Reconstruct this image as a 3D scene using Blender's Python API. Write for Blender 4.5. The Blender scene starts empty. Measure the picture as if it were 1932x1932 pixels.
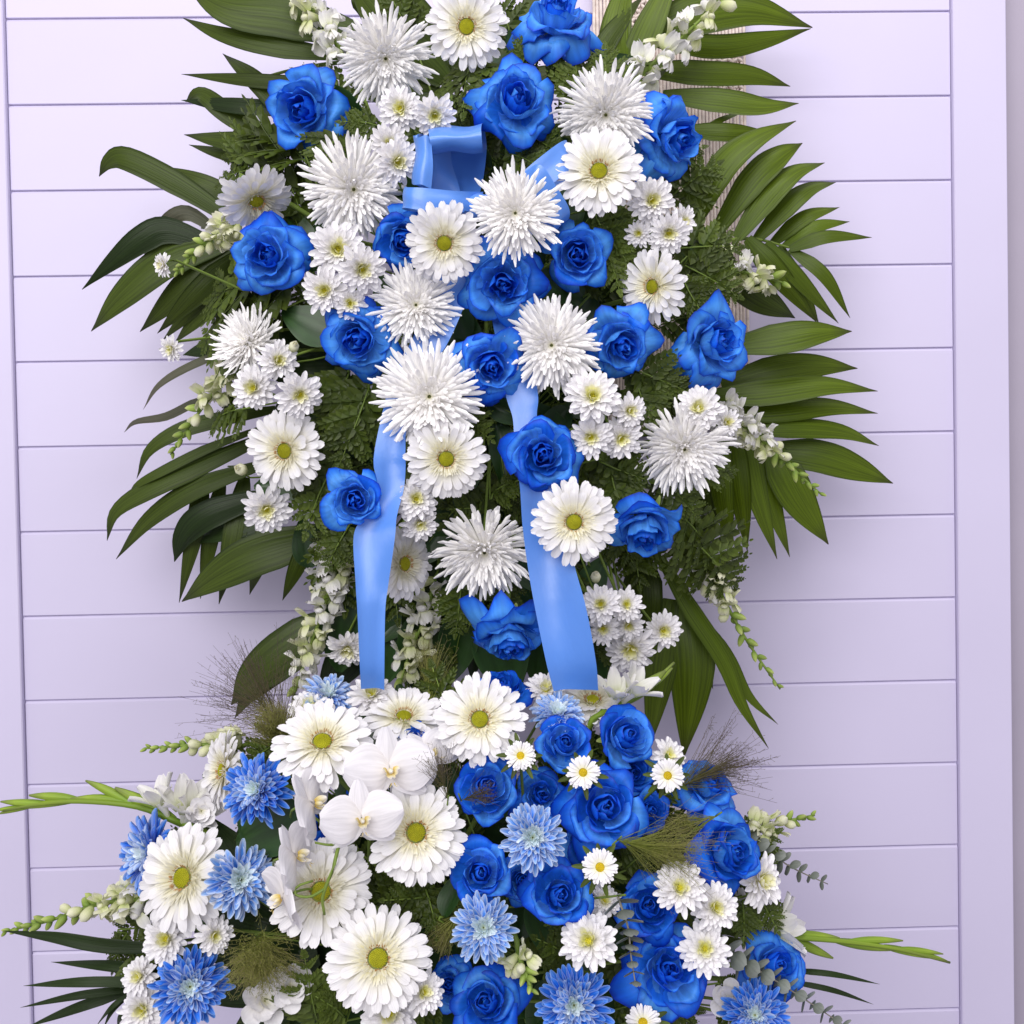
import bpy, math, random
from math import pi, sin, cos, radians, sqrt
from mathutils import Vector, Matrix, Quaternion

random.seed(7)
SC = bpy.context.scene
COL = SC.collection

# ------------------------------------------------------------------ camera
Z0 = 1.95                                   # height of the topmost groove in view
CAM = Vector((0.70944, -1.56507, Z0 - 0.72065))
yaw, pitch, roll = 0.021459, -0.02023, -0.018441
fwd = Vector((sin(yaw) * cos(pitch), cos(yaw) * cos(pitch), sin(pitch)))
rgt = Vector((cos(yaw), -sin(yaw), 0))
upv = rgt.cross(fwd)
rgt, upv = cos(roll) * rgt + sin(roll) * upv, -sin(roll) * rgt + cos(roll) * upv
FPX, HALF = 1937.0, 966.0                   # focal length and half width in picture units
cd = bpy.data.cameras.new('camera')
cam = bpy.data.objects.new('camera', cd)
COL.objects.link(cam)
cd.sensor_width = 36.0
cd.lens = 36.0 * FPX / (2 * HALF)
cd.clip_start, cd.clip_end = 0.05, 50
M3 = Matrix((rgt, upv, -fwd)).transposed()
cam.matrix_world = Matrix.Translation(CAM) @ M3.to_4x4()
SC.camera = cam

# ------------------------------------------------------------------ light
W = bpy.data.worlds.new('World')
SC.world = W
W.use_nodes = True
W.node_tree.nodes['Background'].inputs[0].default_value = (0.93, 0.91, 1.0, 1)
W.node_tree.nodes['Background'].inputs[1].default_value = 0.57

def area(name, loc, target, sx, sy, power, color):
    l = bpy.data.lights.new(name, 'AREA')
    l.shape = 'RECTANGLE'
    l.size, l.size_y, l.energy, l.color = sx, sy, power, color
    o = bpy.data.objects.new(name, l)
    COL.objects.link(o)
    o.location = loc
    o.rotation_euler = (Vector(target) - Vector(loc)).to_track_quat('-Z', 'Y').to_euler()
    return o

area('window_light', (-0.2, -3.4, 2.7), (0.7, -0.2, 1.1), 2.8, 2.2, 103, (1.0, 0.972, 0.955))
area('ceiling_light', (1.1, -1.3, 3.3), (0.9, -0.3, 1.2), 1.6, 0.6, 22, (1.0, 0.965, 0.96))
SC.cycles.max_bounces = 8
SC.cycles.diffuse_bounces = 6
SC.cycles.glossy_bounces = 2
SC.cycles.transmission_bounces = 4
vs = SC.view_settings
vs.view_transform, vs.look, vs.exposure, vs.gamma = 'Standard', 'None', 0.0, 1.0

# ------------------------------------------------------------------ helpers
def P(px, py, Y):
    d = rgt * ((px - HALF) / FPX) + upv * ((HALF - py) / FPX) + fwd
    return CAM + d * ((Y - CAM.y) / d.y)

def mpp(p):                                  # metres per picture unit at a point
    return (p - CAM).dot(fwd) / FPX

def lerp(a, b, t): return a + (b - a) * t

class MB:
    def __init__(s): s.v, s.f, s.uv = [], [], []
    def sheet(s, fn, nu, nv):
        b = len(s.v)
        for j in range(nv + 1):
            for i in range(nu + 1):
                u, v = 2 * i / nu - 1, j / nv
                s.v.append(tuple(fn(u, v)))
                s.uv.append(((u + 1) / 2, v))
        for j in range(nv):
            for i in range(nu):
                a = b + j * (nu + 1) + i
                s.f.append((a, a + 1, a + nu + 2, a + nu + 1))
        return s
    def tube(s, pts, r0, r1=None, n=6, cap=True):
        r1 = r0 if r1 is None else r1
        b = len(s.v)
        pts = [Vector(p) for p in pts]
        m = len(pts)
        for k, p in enumerate(pts):
            t = (pts[min(k + 1, m - 1)] - pts[max(k - 1, 0)]).normalized()
            a = t.cross(Vector((0.31, 0.2, 0.93)))
            if a.length < 1e-3: a = t.cross(Vector((1, 0, 0)))
            a.normalize(); c = t.cross(a)
            r = lerp(r0, r1, k / (m - 1))
            for i in range(n):
                q = 2 * pi * i / n
                s.v.append(tuple(p + a * (r * cos(q)) + c * (r * sin(q))))
                s.uv.append((i / n, k / (m - 1)))
        for k in range(m - 1):
            for i in range(n):
                j = (i + 1) % n
                s.f.append((b + k * n + i, b + k * n + j, b + k * n + n + j, b + k * n + n + i))
        if cap:
            s.f.append(tuple(b + i for i in reversed(range(n))))
            s.f.append(tuple(b + (m - 1) * n + i for i in range(n)))
        return s
    def blob(s, M, nu=8, nv=6, prof=None):   # body of revolution along +X, 0..1
        b = len(s.v)
        for j in range(nv + 1):
            t = j / nv
            r = prof(t) if prof else sqrt(max(0, 1 - (2 * t - 1) ** 2)) * 0.5
            for i in range(nu):
                q = 2 * pi * i / nu
                s.v.append(tuple(M @ Vector((t, r * cos(q), r * sin(q)))))
                s.uv.append((i / nu, t))
        for j in range(nv):
            for i in range(nu):
                k = (i + 1) % nu
                s.f.append((b + j * nu + i, b + j * nu + k, b + j * nu + nu + k, b + j * nu + nu + i))
        return s
    def box(s, x0, x1, y0, y1, z0, z1):
        b = len(s.v)
        s.v += [(x, y, z) for z in (z0, z1) for y in (y0, y1) for x in (x0, x1)]
        s.uv += [(0, 0)] * 8
        s.f += [tuple(b + i for i in q) for q in ((0, 2, 3, 1), (4, 5, 7, 6), (0, 1, 5, 4), (2, 6, 7, 3), (0, 4, 6, 2), (1, 3, 7, 5))]
        return s
    def mesh(s, name, mat, smooth=True):
        me = bpy.data.meshes.new(name)
        me.from_pydata(s.v, [], s.f)
        ul = me.uv_layers.new(name='UVMap')
        vi = [0] * len(me.loops)
        me.loops.foreach_get('vertex_index', vi)
        fl = []
        for i in vi: fl += s.uv[i]
        ul.data.foreach_set('uv', fl)
        if smooth: me.polygons.foreach_set('use_smooth', [True] * len(me.polygons))
        me.materials.append(mat)
        return me

def ob(name, mesh, parent=None, M=None):
    o = bpy.data.objects.new(name, mesh)
    COL.objects.link(o)
    if parent is not None: o.parent = parent
    if M is not None: o.matrix_basis = M
    return o

def thing(name, label, cat, loc, quat=None, group=None):
    o = bpy.data.objects.new(name, None)
    COL.objects.link(o)
    o.empty_display_size = 0.01
    o.location = loc
    if quat is not None:
        o.rotation_mode = 'QUATERNION'
        o.rotation_quaternion = quat
    o['label'], o['category'] = label, cat
    if group: o['group'] = group
    return o

def facing(p, nx, ny, roll=0.0, nz=1.0):     # quaternion whose z axis looks along (right nx, up ny, to the camera nz)
    t = (CAM - p).normalized()
    r = Vector((0, 0, 1)).cross(t).normalized()
    u = t.cross(r)
    n = (r * nx + u * ny + t * nz).normalized()
    return n, n.to_track_quat('Z', 'Y') @ Quaternion((0, 0, 1), roll)

def Rz(a): return Matrix.Rotation(a, 4, 'Z')
def Ry(a): return Matrix.Rotation(a, 4, 'Y')
def Rx(a): return Matrix.Rotation(a, 4, 'X')
def T(x, y, z): return Matrix.Translation((x, y, z))
def S(x, y, z): return Matrix.Diagonal((x, y, z, 1))

def spline(pts, n):
    pts = [Vector(p) for p in pts]
    if len(pts) == 2:
        return [pts[0].lerp(pts[1], i / n) for i in range(n + 1)]
    q = [2 * pts[0] - pts[1]] + pts + [2 * pts[-1] - pts[-2]]
    m = len(pts) - 1
    out = []
    for i in range(n + 1):
        f = i / n * m
        k = min(int(f), m - 1)
        t = f - k
        a, b, c, d = q[k], q[k + 1], q[k + 2], q[k + 3]
        out.append(0.5 * ((2 * b) + (c - a) * t + (2 * a - 5 * b + 4 * c - d) * t * t + (3 * b - a - 3 * c + d) * t ** 3))
    return out

# ------------------------------------------------------------------ materials
def nodes(name):
    m = bpy.data.materials.new(name)
    m.use_nodes = True
    nt = m.node_tree
    return m, nt, nt.nodes['Principled BSDF'], nt.nodes['Material Output']

def ramp(nt, stops):
    r = nt.nodes.new('ShaderNodeValToRGB')
    e = r.color_ramp.elements
    while len(e) < len(stops): e.new(0.5)
    for k, (p, c) in enumerate(stops):
        e[k].position, e[k].color = p, (*c, 1)
    return r

def petal_mat(name, stops, rough=0.55, trans=0.25, vein=0.25, vscale=18, var=0.12, axis=1, edge=None, spec=0.3, bump=0.15, tcol=None):
    """colour runs along the petal (uv), with fine lengthwise veins and a small change from piece to piece"""
    m, nt, bs, out = nodes(name)
    N, K = nt.nodes, nt.links
    uv = N.new('ShaderNodeUVMap')
    sp = N.new('ShaderNodeSeparateXYZ')
    K.new(uv.outputs[0], sp.inputs[0])
    r = ramp(nt, stops)
    K.new(sp.outputs[axis], r.inputs[0])
    col = r.outputs[0]
    if edge:                                 # (colour, start, strength): tint towards the side edges
        a = N.new('ShaderNodeMath'); a.operation = 'MULTIPLY_ADD'; a.inputs[1].default_value = 2; a.inputs[2].default_value = -1
        K.new(sp.outputs[0], a.inputs[0])
        b = N.new('ShaderNodeMath'); b.operation = 'ABSOLUTE'; K.new(a.outputs[0], b.inputs[0])
        mr = N.new('ShaderNodeMapRange'); mr.inputs[1].default_value = edge[1]; mr.inputs[4].default_value = edge[2]
        K.new(b.outputs[0], mr.inputs[0])
        mx = N.new('ShaderNodeMixRGB'); mx.inputs[2].default_value = (*edge[0], 1)
        K.new(mr.outputs[0], mx.inputs[0]); K.new(col, mx.inputs[1]); col = mx.outputs[0]
    mp = N.new('ShaderNodeMapping'); mp.inputs[3].default_value = (vscale, 1.6, 1)
    oi = N.new('ShaderNodeObjectInfo')
    K.new(uv.outputs[0], mp.inputs[0]); K.new(oi.outputs['Random'], mp.inputs[1])
    no = N.new('ShaderNodeTexNoise'); no.inputs['Scale'].default_value = 1.0; no.inputs['Detail'].default_value = 3
    K.new(mp.outputs[0], no.inputs[0])
    v = N.new('ShaderNodeMapRange'); v.inputs[1].default_value = 0.3; v.inputs[2].default_value = 0.7
    v.inputs[3].default_value = 1 - vein; v.inputs[4].default_value = 1 + vein * 0.6
    K.new(no.outputs[0], v.inputs[0])
    w = N.new('ShaderNodeMapRange'); w.inputs[3].default_value = 1 - var; w.inputs[4].default_value = 1 + var
    K.new(oi.outputs['Random'], w.inputs[0])
    mu = N.new('ShaderNodeMath'); mu.operation = 'MULTIPLY'
    K.new(v.outputs[0], mu.inputs[0]); K.new(w.outputs[0], mu.inputs[1])
    vm = N.new('ShaderNodeVectorMath'); vm.operation = 'SCALE'
    K.new(col, vm.inputs[0]); K.new(mu.outputs[0], vm.inputs['Scale'])
    K.new(vm.outputs[0], bs.inputs['Base Color'])
    bs.inputs['Roughness'].default_value = rough
    bs.inputs['Specular IOR Level'].default_value = spec
    if bump:
        bp = N.new('ShaderNodeBump'); bp.inputs['Strength'].default_value = bump; bp.inputs['Distance'].default_value = 0.002
        K.new(no.outputs[0], bp.inputs['Height']); K.new(bp.outputs[0], bs.inputs['Normal'])
    if trans:
        tr = N.new('ShaderNodeBsdfTranslucent')
        if tcol: tr.inputs[0].default_value = (*tcol, 1)
        else: K.new(vm.outputs[0], tr.inputs[0])
        ms = N.new('ShaderNodeMixShader'); ms.inputs[0].default_value = trans
        K.new(bs.outputs[0], ms.inputs[1]); K.new(tr.outputs[0], ms.inputs[2]); K.new(ms.outputs[0], out.inputs[0])
    return m

def plain(name, color, rough=0.5, noise=0.08, scale=30, spec=0.4, bump=0.0, bscale=200):
    m, nt, bs, out = nodes(name)
    N, K = nt.nodes, nt.links
    tc = N.new('ShaderNodeTexCoord')
    no = N.new('ShaderNodeTexNoise'); no.inputs['Scale'].default_value = scale; no.inputs['Detail'].default_value = 4
    K.new(tc.outputs['Object'], no.inputs[0])
    r = ramp(nt, [(0.3, tuple(c * (1 - noise) for c in color)), (0.7, tuple(min(1, c * (1 + noise)) for c in color))])
    K.new(no.outputs[0], r.inputs[0]); K.new(r.outputs[0], bs.inputs['Base Color'])
    bs.inputs['Roughness'].default_value = rough
    bs.inputs['Specular IOR Level'].default_value = spec
    if bump:
        n2 = N.new('ShaderNodeTexNoise'); n2.inputs['Scale'].default_value = bscale
        K.new(tc.outputs['Object'], n2.inputs[0])
        bp = N.new('ShaderNodeBump'); bp.inputs['Strength'].default_value = bump; bp.inputs['Distance'].default_value = 0.001
        K.new(n2.outputs[0], bp.inputs['Height']); K.new(bp.outputs[0], bs.inputs['Normal'])
    return m

WHT = (0.86, 0.845, 0.86)
M = {}
M['wall'] = plain('lavender_white_paint', (0.635, 0.59, 0.775), 0.45, 0.03, 2.2, 0.35, 0.05, 90)
_nt = M['wall'].node_tree; _b = _nt.nodes['Principled BSDF']
_oi = _nt.nodes.new('ShaderNodeObjectInfo'); _mr = _nt.nodes.new('ShaderNodeMapRange'); _mr.inputs[3].default_value = .975; _mr.inputs[4].default_value = 1.02
_vm = _nt.nodes.new('ShaderNodeVectorMath'); _vm.operation = 'SCALE'
_src = _b.inputs['Base Color'].links[0].from_socket
_nt.links.new(_oi.outputs['Random'], _mr.inputs[0]); _nt.links.new(_src, _vm.inputs[0]); _nt.links.new(_mr.outputs[0], _vm.inputs['Scale']); _nt.links.new(_vm.outputs[0], _b.inputs['Base Color'])
M['gap'] = plain('groove_back', (0.64, 0.59, 0.775), 0.7)
M['grey'] = plain('grey_side_wall', (0.40, 0.36, 0.44), 0.6, 0.04, 5)
M['floor'] = plain('grey_floor', (0.35, 0.33, 0.38), 0.6, 0.1, 8)
M['cord'] = plain('beige_cotton_cord', (0.72, 0.62, 0.575), 0.9, 0.18, 120, 0.1, 0.5, 700)
M['wood'] = plain('brown_wood', (0.22, 0.09, 0.04), 0.6, 0.2, 15)
M['foam'] = plain('green_floral_foam', (0.018, 0.04, 0.012), 0.95, 0.3, 60, 0.1)
M['metal'] = plain('green_wire', (0.03, 0.07, 0.03), 0.5)
M['gerb'] = petal_mat('gerbera_petal', [(0, (0.84, 0.81, 0.60)), (0.3, (0.86, 0.84, 0.76)), (0.55, WHT), (1, (0.88, 0.865, 0.88))], 0.5, 0.22, 0.10, 14, 0.03)
M['gerbin'] = petal_mat('gerbera_inner', [(0, (0.84, 0.80, 0.56)), (1, (0.88, 0.86, 0.76))], 0.6, 0.3, 0.05)
M['gdisc'] = petal_mat('gerbera_disc', [(0, (0.40, 0.40, 0.012)), (0.6, (0.46, 0.45, 0.015)), (1, (0.36, 0.37, 0.012))], 0.7, 0.0, 0.3, 6)
M['gstam'] = plain('gerbera_stamens', (0.50, 0.27, 0.10), 0.7, 0.3, 200)
M['gback'] = petal_mat('green_white_petal', [(0, (0.45, 0.52, 0.16)), (0.7, (0.72, 0.75, 0.42)), (1, (0.85, 0.85, 0.75))], 0.55, 0.2, 0.1)
M['mum'] = petal_mat('white_mum_petal', [(0, (0.88, 0.86, 0.64)), (0.25, (0.90, 0.885, 0.86)), (0.5, (0.92, 0.905, 0.92)), (1, (0.94, 0.925, 0.95))], 0.6, 0.18, 0.05, 12, 0.03, spec=0.18)
M['mumin'] = petal_mat('white_mum_inner', [(0, (0.80, 0.80, 0.20)), (0.5, (0.90, 0.88, 0.60)), (1, (0.93, 0.92, 0.84))], 0.6, 0.15, 0.05, spec=0.15)
M['spid'] = petal_mat('spider_mum_petal', [(0, (0.93, 0.91, 0.70)), (0.3, (0.955, 0.94, 0.90)), (1, (0.965, 0.95, 0.95))], 0.6, 0.14, 0.03, 8, 0.03, spec=0.15)
M['yel'] = petal_mat('yellow_disc', [(0, (0.70, 0.52, 0.02)), (1, (0.80, 0.62, 0.02))], 0.7, 0.0, 0.3, 6)
M['ygr'] = petal_mat('yellow_green_disc', [(0, (0.66, 0.62, 0.03)), (1, (0.80, 0.74, 0.10))], 0.7, 0.0, 0.3, 6)
M['bmo'] = petal_mat('blue_mum_outer', [(0, (0.01, 0.09, 0.60)), (0.6, (0.025, 0.19, 0.78)), (1, (0.16, 0.38, 0.86))], 0.5, 0.2, 0.25, 10, 0.15, edge=((0.45, 0.60, 0.92), 0.5, 0.8))
M['bmm'] = petal_mat('blue_mum_middle', [(0, (0.03, 0.17, 0.72)), (0.5, (0.10, 0.32, 0.84)), (1, (0.52, 0.68, 0.92))], 0.55, 0.25, 0.2, 10, 0.18, edge=((0.76, 0.84, 0.95), 0.3, 0.95))
M['bmi'] = petal_mat('blue_mum_inner', [(0, (0.82, 0.90, 0.60)), (0.5, (0.72, 0.84, 0.90)), (1, (0.88, 0.92, 0.95))], 0.55, 0.15, 0.08, 10, 0.12, edge=((0.75, 0.84, 0.92), 0.4, 0.8))
M['rose'] = petal_mat('blue_rose_petal', [(0, (0.006, 0.10, 0.58)), (0.45, (0.020, 0.195, 0.80)), (0.78, (0.015, 0.165, 0.80)), (0.93, (0.005, 0.095, 0.70)), (1, (0.001, 0.028, 0.42))], 0.5, 0.22, 0.22, 9, 0.16, spec=0.25, bump=0.25)
M['rosel'] = petal_mat('pale_blue_rose_petal', [(0, (0.03, 0.22, 0.74)), (0.4, (0.11, 0.39, 0.92)), (0.8, (0.07, 0.32, 0.90)), (0.95, (0.016, 0.17, 0.82)), (1, (0.002, 0.04, 0.5))], 0.5, 0.22, 0.25, 9, 0.12, spec=0.25, bump=0.25)
M['orch'] = petal_mat('orchid_petal', [(0, (0.86, 0.82, 0.80)), (0.4, (0.84, 0.815, 0.84)), (1, (0.84, 0.82, 0.86))], 0.42, 0.22, 0.10, 16, 0.03, bump=.3)
M['lip'] = petal_mat('orchid_lip', [(0, (0.72, 0.50, 0.06)), (0.45, (0.84, 0.74, 0.40)), (1, (0.86, 0.83, 0.82))], 0.4, 0.2, 0.2)
M['snap'] = petal_mat('snapdragon_floret', [(0, (0.62, 0.66, 0.36)), (0.35, (0.82, 0.82, 0.72)), (1, (0.86, 0.84, 0.86))], 0.5, 0.28, 0.06, 8, 0.05)
M['snapc'] = petal_mat('snapdragon_cream_floret', [(0, (0.50, 0.58, 0.20)), (0.5, (0.74, 0.76, 0.46)), (1, (0.84, 0.83, 0.66))], 0.5, 0.28, 0.06, 8, 0.05)
M['bud'] = petal_mat('green_bud', [(0, (0.14, 0.24, 0.03)), (0.6, (0.30, 0.40, 0.08)), (1, (0.50, 0.55, 0.20))], 0.5, 0.1, 0.2, 6, 0.15)
M['stem'] = petal_mat('flower_stem', [(0, (0.13, 0.20, 0.03)), (1, (0.20, 0.28, 0.05))], 0.5, 0.0, 0.2, 6)
M['glad'] = petal_mat('gladiolus_sheath', [(0, (0.17, 0.29, 0.025)), (0.7, (0.26, 0.37, 0.04)), (1, (0.16, 0.20, 0.05))], 0.45, 0.12, 0.25, 14, 0.12)
LF = dict(rough=0.40, trans=0.20, vein=0.38, vscale=26, spec=0.26, bump=0.3)
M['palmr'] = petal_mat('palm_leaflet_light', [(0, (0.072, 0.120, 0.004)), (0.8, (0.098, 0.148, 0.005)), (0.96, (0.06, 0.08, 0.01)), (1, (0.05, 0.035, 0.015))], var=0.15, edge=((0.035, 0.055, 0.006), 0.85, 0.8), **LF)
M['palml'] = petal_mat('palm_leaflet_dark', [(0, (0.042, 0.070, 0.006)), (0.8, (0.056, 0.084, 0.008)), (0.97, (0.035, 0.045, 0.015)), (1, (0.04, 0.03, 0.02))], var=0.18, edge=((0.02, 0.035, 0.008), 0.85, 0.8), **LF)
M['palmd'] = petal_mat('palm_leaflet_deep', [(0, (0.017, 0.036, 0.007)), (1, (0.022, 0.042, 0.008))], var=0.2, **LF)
M['palmb'] = petal_mat('palm_leaflet_underside', [(0, (0.10, 0.11, 0.06)), (1, (0.13, 0.12, 0.09))], var=0.15, **LF)
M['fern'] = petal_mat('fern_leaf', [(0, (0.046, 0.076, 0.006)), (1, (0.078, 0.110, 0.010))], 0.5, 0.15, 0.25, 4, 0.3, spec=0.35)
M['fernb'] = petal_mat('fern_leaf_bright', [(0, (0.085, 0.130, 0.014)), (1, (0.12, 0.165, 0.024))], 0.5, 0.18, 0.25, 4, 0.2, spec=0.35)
M['broad'] = petal_mat('broad_leaf', [(0, (0.018, 0.055, 0.012)), (1, (0.028, 0.075, 0.014))], 0.38, 0.08, 0.3, 7, 0.2, edge=((0.05, 0.10, 0.03), 0.92, 0.6), spec=0.5)
M['euc'] = petal_mat('eucalyptus_leaf', [(0, (0.17, 0.20, 0.16)), (1, (0.24, 0.26, 0.24))], 0.6, 0.1, 0.15, 5, 0.2)
M['eucs'] = plain('eucalyptus_stem', (0.24, 0.22, 0.18), 0.6)
M['plume'] = petal_mat('grass_plume_olive', [(0, (0.20, 0.24, 0.03)), (0.6, (0.25, 0.25, 0.06)), (1, (0.27, 0.22, 0.12))], 0.6, 0.0, 0.2, 4)
M['plumed'] = petal_mat('grass_plume_brown', [(0, (0.13, 0.13, 0.03)), (0.5, (0.12, 0.095, 0.05)), (1, (0.075, 0.045, 0.055))], 0.6, 0.0, 0.2, 4)
M['twig'] = plain('brown_green_twig', (0.10, 0.11, 0.03), 0.6)

def satin():
    m, nt, bs, out = nodes('blue_satin')
    N, K = nt.nodes, nt.links
    bs.inputs['Base Color'].default_value = (0.075, 0.235, 0.70, 1)
    bs.inputs['Roughness'].default_value = 0.40
    bs.inputs['Specular IOR Level'].default_value = 1.0
    bs.inputs['Sheen Weight'].default_value = 0.15
    bs.inputs['Sheen Tint'].default_value = (0.45, 0.62, 1, 1)
    bs.inputs['Anisotropic'].default_value = 0.75
    tn = N.new('ShaderNodeTangent'); tn.direction_type = 'UV_MAP'; tn.uv_map = 'UVMap'
    K.new(tn.outputs[0], bs.inputs['Tangent'])
    uv = N.new('ShaderNodeUVMap')
    mp = N.new('ShaderNodeMapping'); mp.inputs[3].default_value = (5, 2.0, 1)
    no = N.new('ShaderNodeTexNoise'); no.inputs['Scale'].default_value = 1.2
    K.new(uv.outputs[0], mp.inputs[0]); K.new(mp.outputs[0], no.inputs[0])
    bp = N.new('ShaderNodeBump'); bp.inputs['Strength'].default_value = 0.08; bp.inputs['Distance'].default_value = 0.004
    K.new(no.outputs[0], bp.inputs['Height']); K.new(bp.outputs[0], bs.inputs['Normal'])
    return m
M['satin'] = satin()

# ------------------------------------------------------------------ setting: panelled wall, side wall, floor
WW, PP = 1.42448, 0.128
wall = bpy.data.objects.new('wall', None)
COL.objects.link(wall)
wall['kind'] = 'structure'
wall['label'] = 'lavender white panelled wall of wide horizontal planks'
pm = MB()
x0, x1 = 0.0005, WW - 0.0005
prof = [(0.0, 0.0012), (0.0, PP - 0.0052), (0.0006, PP - 0.0046), (0.0028, PP - 0.0016), (0.0045, PP - 0.0016), (0.0045, 0.0004), (0.0006, 0.0004)]
for x in (x0, x1):
    for (y, z) in prof:
        pm.v.append((x, y, z)); pm.uv.append((0, 0))
n = len(prof)
for i in range(n):
    j = (i + 1) % n
    pm.f.append((i, n + i, n + j, j))
pm.f.append(tuple(range(n))); pm.f.append(tuple(reversed(range(n, 2 * n))))
plank = pm.mesh('plank', M['wall'], False)
for k in range(-4, 16):
    o = ob('plank', plank, wall, T(0, 0, Z0 - (k + 1) * PP))
zt, zb = Z0 + 4 * PP, Z0 - 16 * PP
ob('backing_board', MB().box(-0.02, WW + 0.02, 0.0046, 0.03, zb, zt).mesh('backing_board', M['gap'], False), wall)
def stile(xa, xb):
    b = 0.0015
    me = MB()
    pr = [(xa, 0.03), (xa, -0.009 + b), (xa + b, -0.009), (xb - b, -0.009), (xb, -0.009 + b), (xb, 0.03)]
    for z in (zb, zt):
        for (x, y) in pr:
            me.v.append((x, y, z)); me.uv.append((0, 0))
    for i in range(6):
        j = (i + 1) % 6
        me.f.append((i, j, 6 + j, 6 + i))
    me.f.append(tuple(reversed(range(6)))); me.f.append(tuple(range(6, 12)))
    return me.mesh('frame_stile', M['wall'], False)
ob('frame_stile', stile(-0.14, -0.001), wall)
ob('frame_stile', stile(WW + 0.001, WW + 0.0825), wall)
sw = ob('side_wall', MB().box(WW + 0.0835, WW + 0.6, 0.035, 0.06, zb, zt).mesh('side_wall', M['grey'], False))
sw['kind'] = 'structure'; sw['label'] = 'grey strip of wall beside the white frame'
sw2 = ob('side_wall', MB().box(-0.9, -0.141, 0.035, 0.06, zb, zt).mesh('side_wall', M['grey'], False))
sw2['kind'] = 'structure'; sw2['label'] = 'grey wall continuing past the left frame post'
fl = ob('floor', MB().box(-0.6, 2.2, -2.2, 0.1, zb - 0.05, zb + 0.001).mesh('floor', M['floor'], False))
fl['kind'] = 'structure'; fl['label'] = 'grey floor below the panelled wall'
FLOOR = zb + 0.001

# ------------------------------------------------------------------ depth of the two mounds of flowers
def YU(x, y): return -0.25 - 0.17 * sqrt(max(0, 1 - ((x - 930) / 540) ** 2 - ((y - 620) / 720) ** 2))
def YL(x, y): return -0.37 - 0.19 * sqrt(max(0, 1 - ((x - 880) / 690) ** 2 - ((y - 1800) / 580) ** 2))
def YS(x, y, low): return YL(x, y) if low else YU(x, y)
FU = lambda: Vector(P(950 + random.uniform(-130, 130), 600 + random.uniform(-260, 330), -0.2))
FL = lambda: Vector(P(860 + random.uniform(-200, 220), 1800 + random.uniform(-120, 120), -0.36))

def stem_to(root, start, n, low, r=0.0022, mat='stem', back=0.03):
    """stem from a flower's base back into the foam, as a part of that flower"""
    e = FL() if low else FU()
    mid = start - n * back
    inv = root.matrix_basis.inverted()
    pts = spline([inv @ start, inv @ mid, inv @ (mid.lerp(e, 0.5) + Vector((0, 0.015, -0.01))), inv @ e], 7)
    ob('stem', MB().tube(pts, r, r, 6).mesh('stem', M[mat]), root)

# ------------------------------------------------------------------ petal shapes
def strap(w_end, z_curve, channel, tipdroop=0.0, notch=0.0, bend=0.0, nu=4, nv=7, pinch=0.55):
    def fn(u, v):
        v = 1 - (1 - v) ** 1.8
        w = lerp(pinch, 1.0, min(1, v / w_end)) if v < w_end else (max(0.0, 1 - ((v - w_end) / (1 - w_end)) ** 2.4)) ** .5
        w = max(w, 0.22)
        y = u * w * 0.5
        L = v - notch * (1 - abs(u)) * max(0, v - 0.8) * 3
        z = z_curve * v * v + channel * (u * u) * w - tipdroop * max(0, v - 0.7) ** 2 * 8 + channel * 0.25 * cos(u * 3 * pi) * w
        return (L, y + bend * v * v, z)
    return MB().sheet(fn, nu, nv)

GER = [strap(0.80, zc, ch, td, 0.05, bd).mesh('gerbera_petal', M['gerb']) for zc, ch, td, bd in
       ((-0.04, 0.03, 0.05, 0.0), (0.03, 0.04, 0.08, 0.03), (-0.10, 0.02, 0.04, -0.03), (0.06, 0.05, 0.02, 0.02), (-0.02, 0.06, 0.12, -0.02))]
GERB = strap(0.6, 0.05, 0.04).mesh('gerbera_petal', M['gback'])
MUMO = [strap(0.6, zc, ch, 0, 0, bd, 4, 6).mesh('mum_petal', M['mum']) for zc, ch, bd in
        ((0.05, 0.12, 0.0), (0.18, 0.18, 0.04), (-0.08, 0.10, -0.04), (0.28, 0.22, 0.02), (0.10, 0.15, -0.05))]
MUMI = [strap(0.6, zc, 0.2, 0, 0, bd, 2, 4).mesh('mum_petal', M['mumin']) for zc, bd in ((0.35, 0), (0.25, 0.05), (0.45, -0.04))]
def bmset(m, n): return [strap(0.62, zc, ch, 0, 0, bd, 4, 6).mesh(n, M[m]) for zc, ch, bd in
                         ((0.10, 0.16, 0.0), (0.25, 0.22, 0.05), (-0.05, 0.14, -0.05), (0.38, 0.26, 0.03))]
BMO, BMM, BMI = bmset('bmo', 'blue_mum_petal'), bmset('bmm', 'blue_mum_petal'), bmset('bmi', 'blue_mum_petal')
def quill(c, hook, bd):
    def fn(u, v):
        w = (0.45 + 0.55 * v) if v < 0.9 else 0.95 * sqrt(max(0.02, 1 - ((v - 0.9) / 0.1) ** 2 * 0.9))
        a = u * 1.9
        return (v, w * 0.5 * sin(a) + bd * v * v, c * v * v + hook * max(0, v - 0.75) ** 2 * 10 - 0.010 * (1 - cos(a)) * w)
    return MB().sheet(fn, 4, 8)
SPI = [quill(c, h, b).mesh('spider_mum_petal', M['spid']) for c, h, b in
       ((0.10, 0.1, 0), (-0.12, 0.12, 0.05), (0.22, -0.1, -0.06), (0.0, 0.2, 0.08), (0.35, 0.05, 0.02), (-0.05, -0.08, -0.1), (0.15, 0.25, 0.12))]
AST = [strap(0.75, zc, 0.05, 0, 0, 0, 2, 5).mesh('aster_petal', M['mum']) for zc in (0.05, -0.1, 0.15)]
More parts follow.
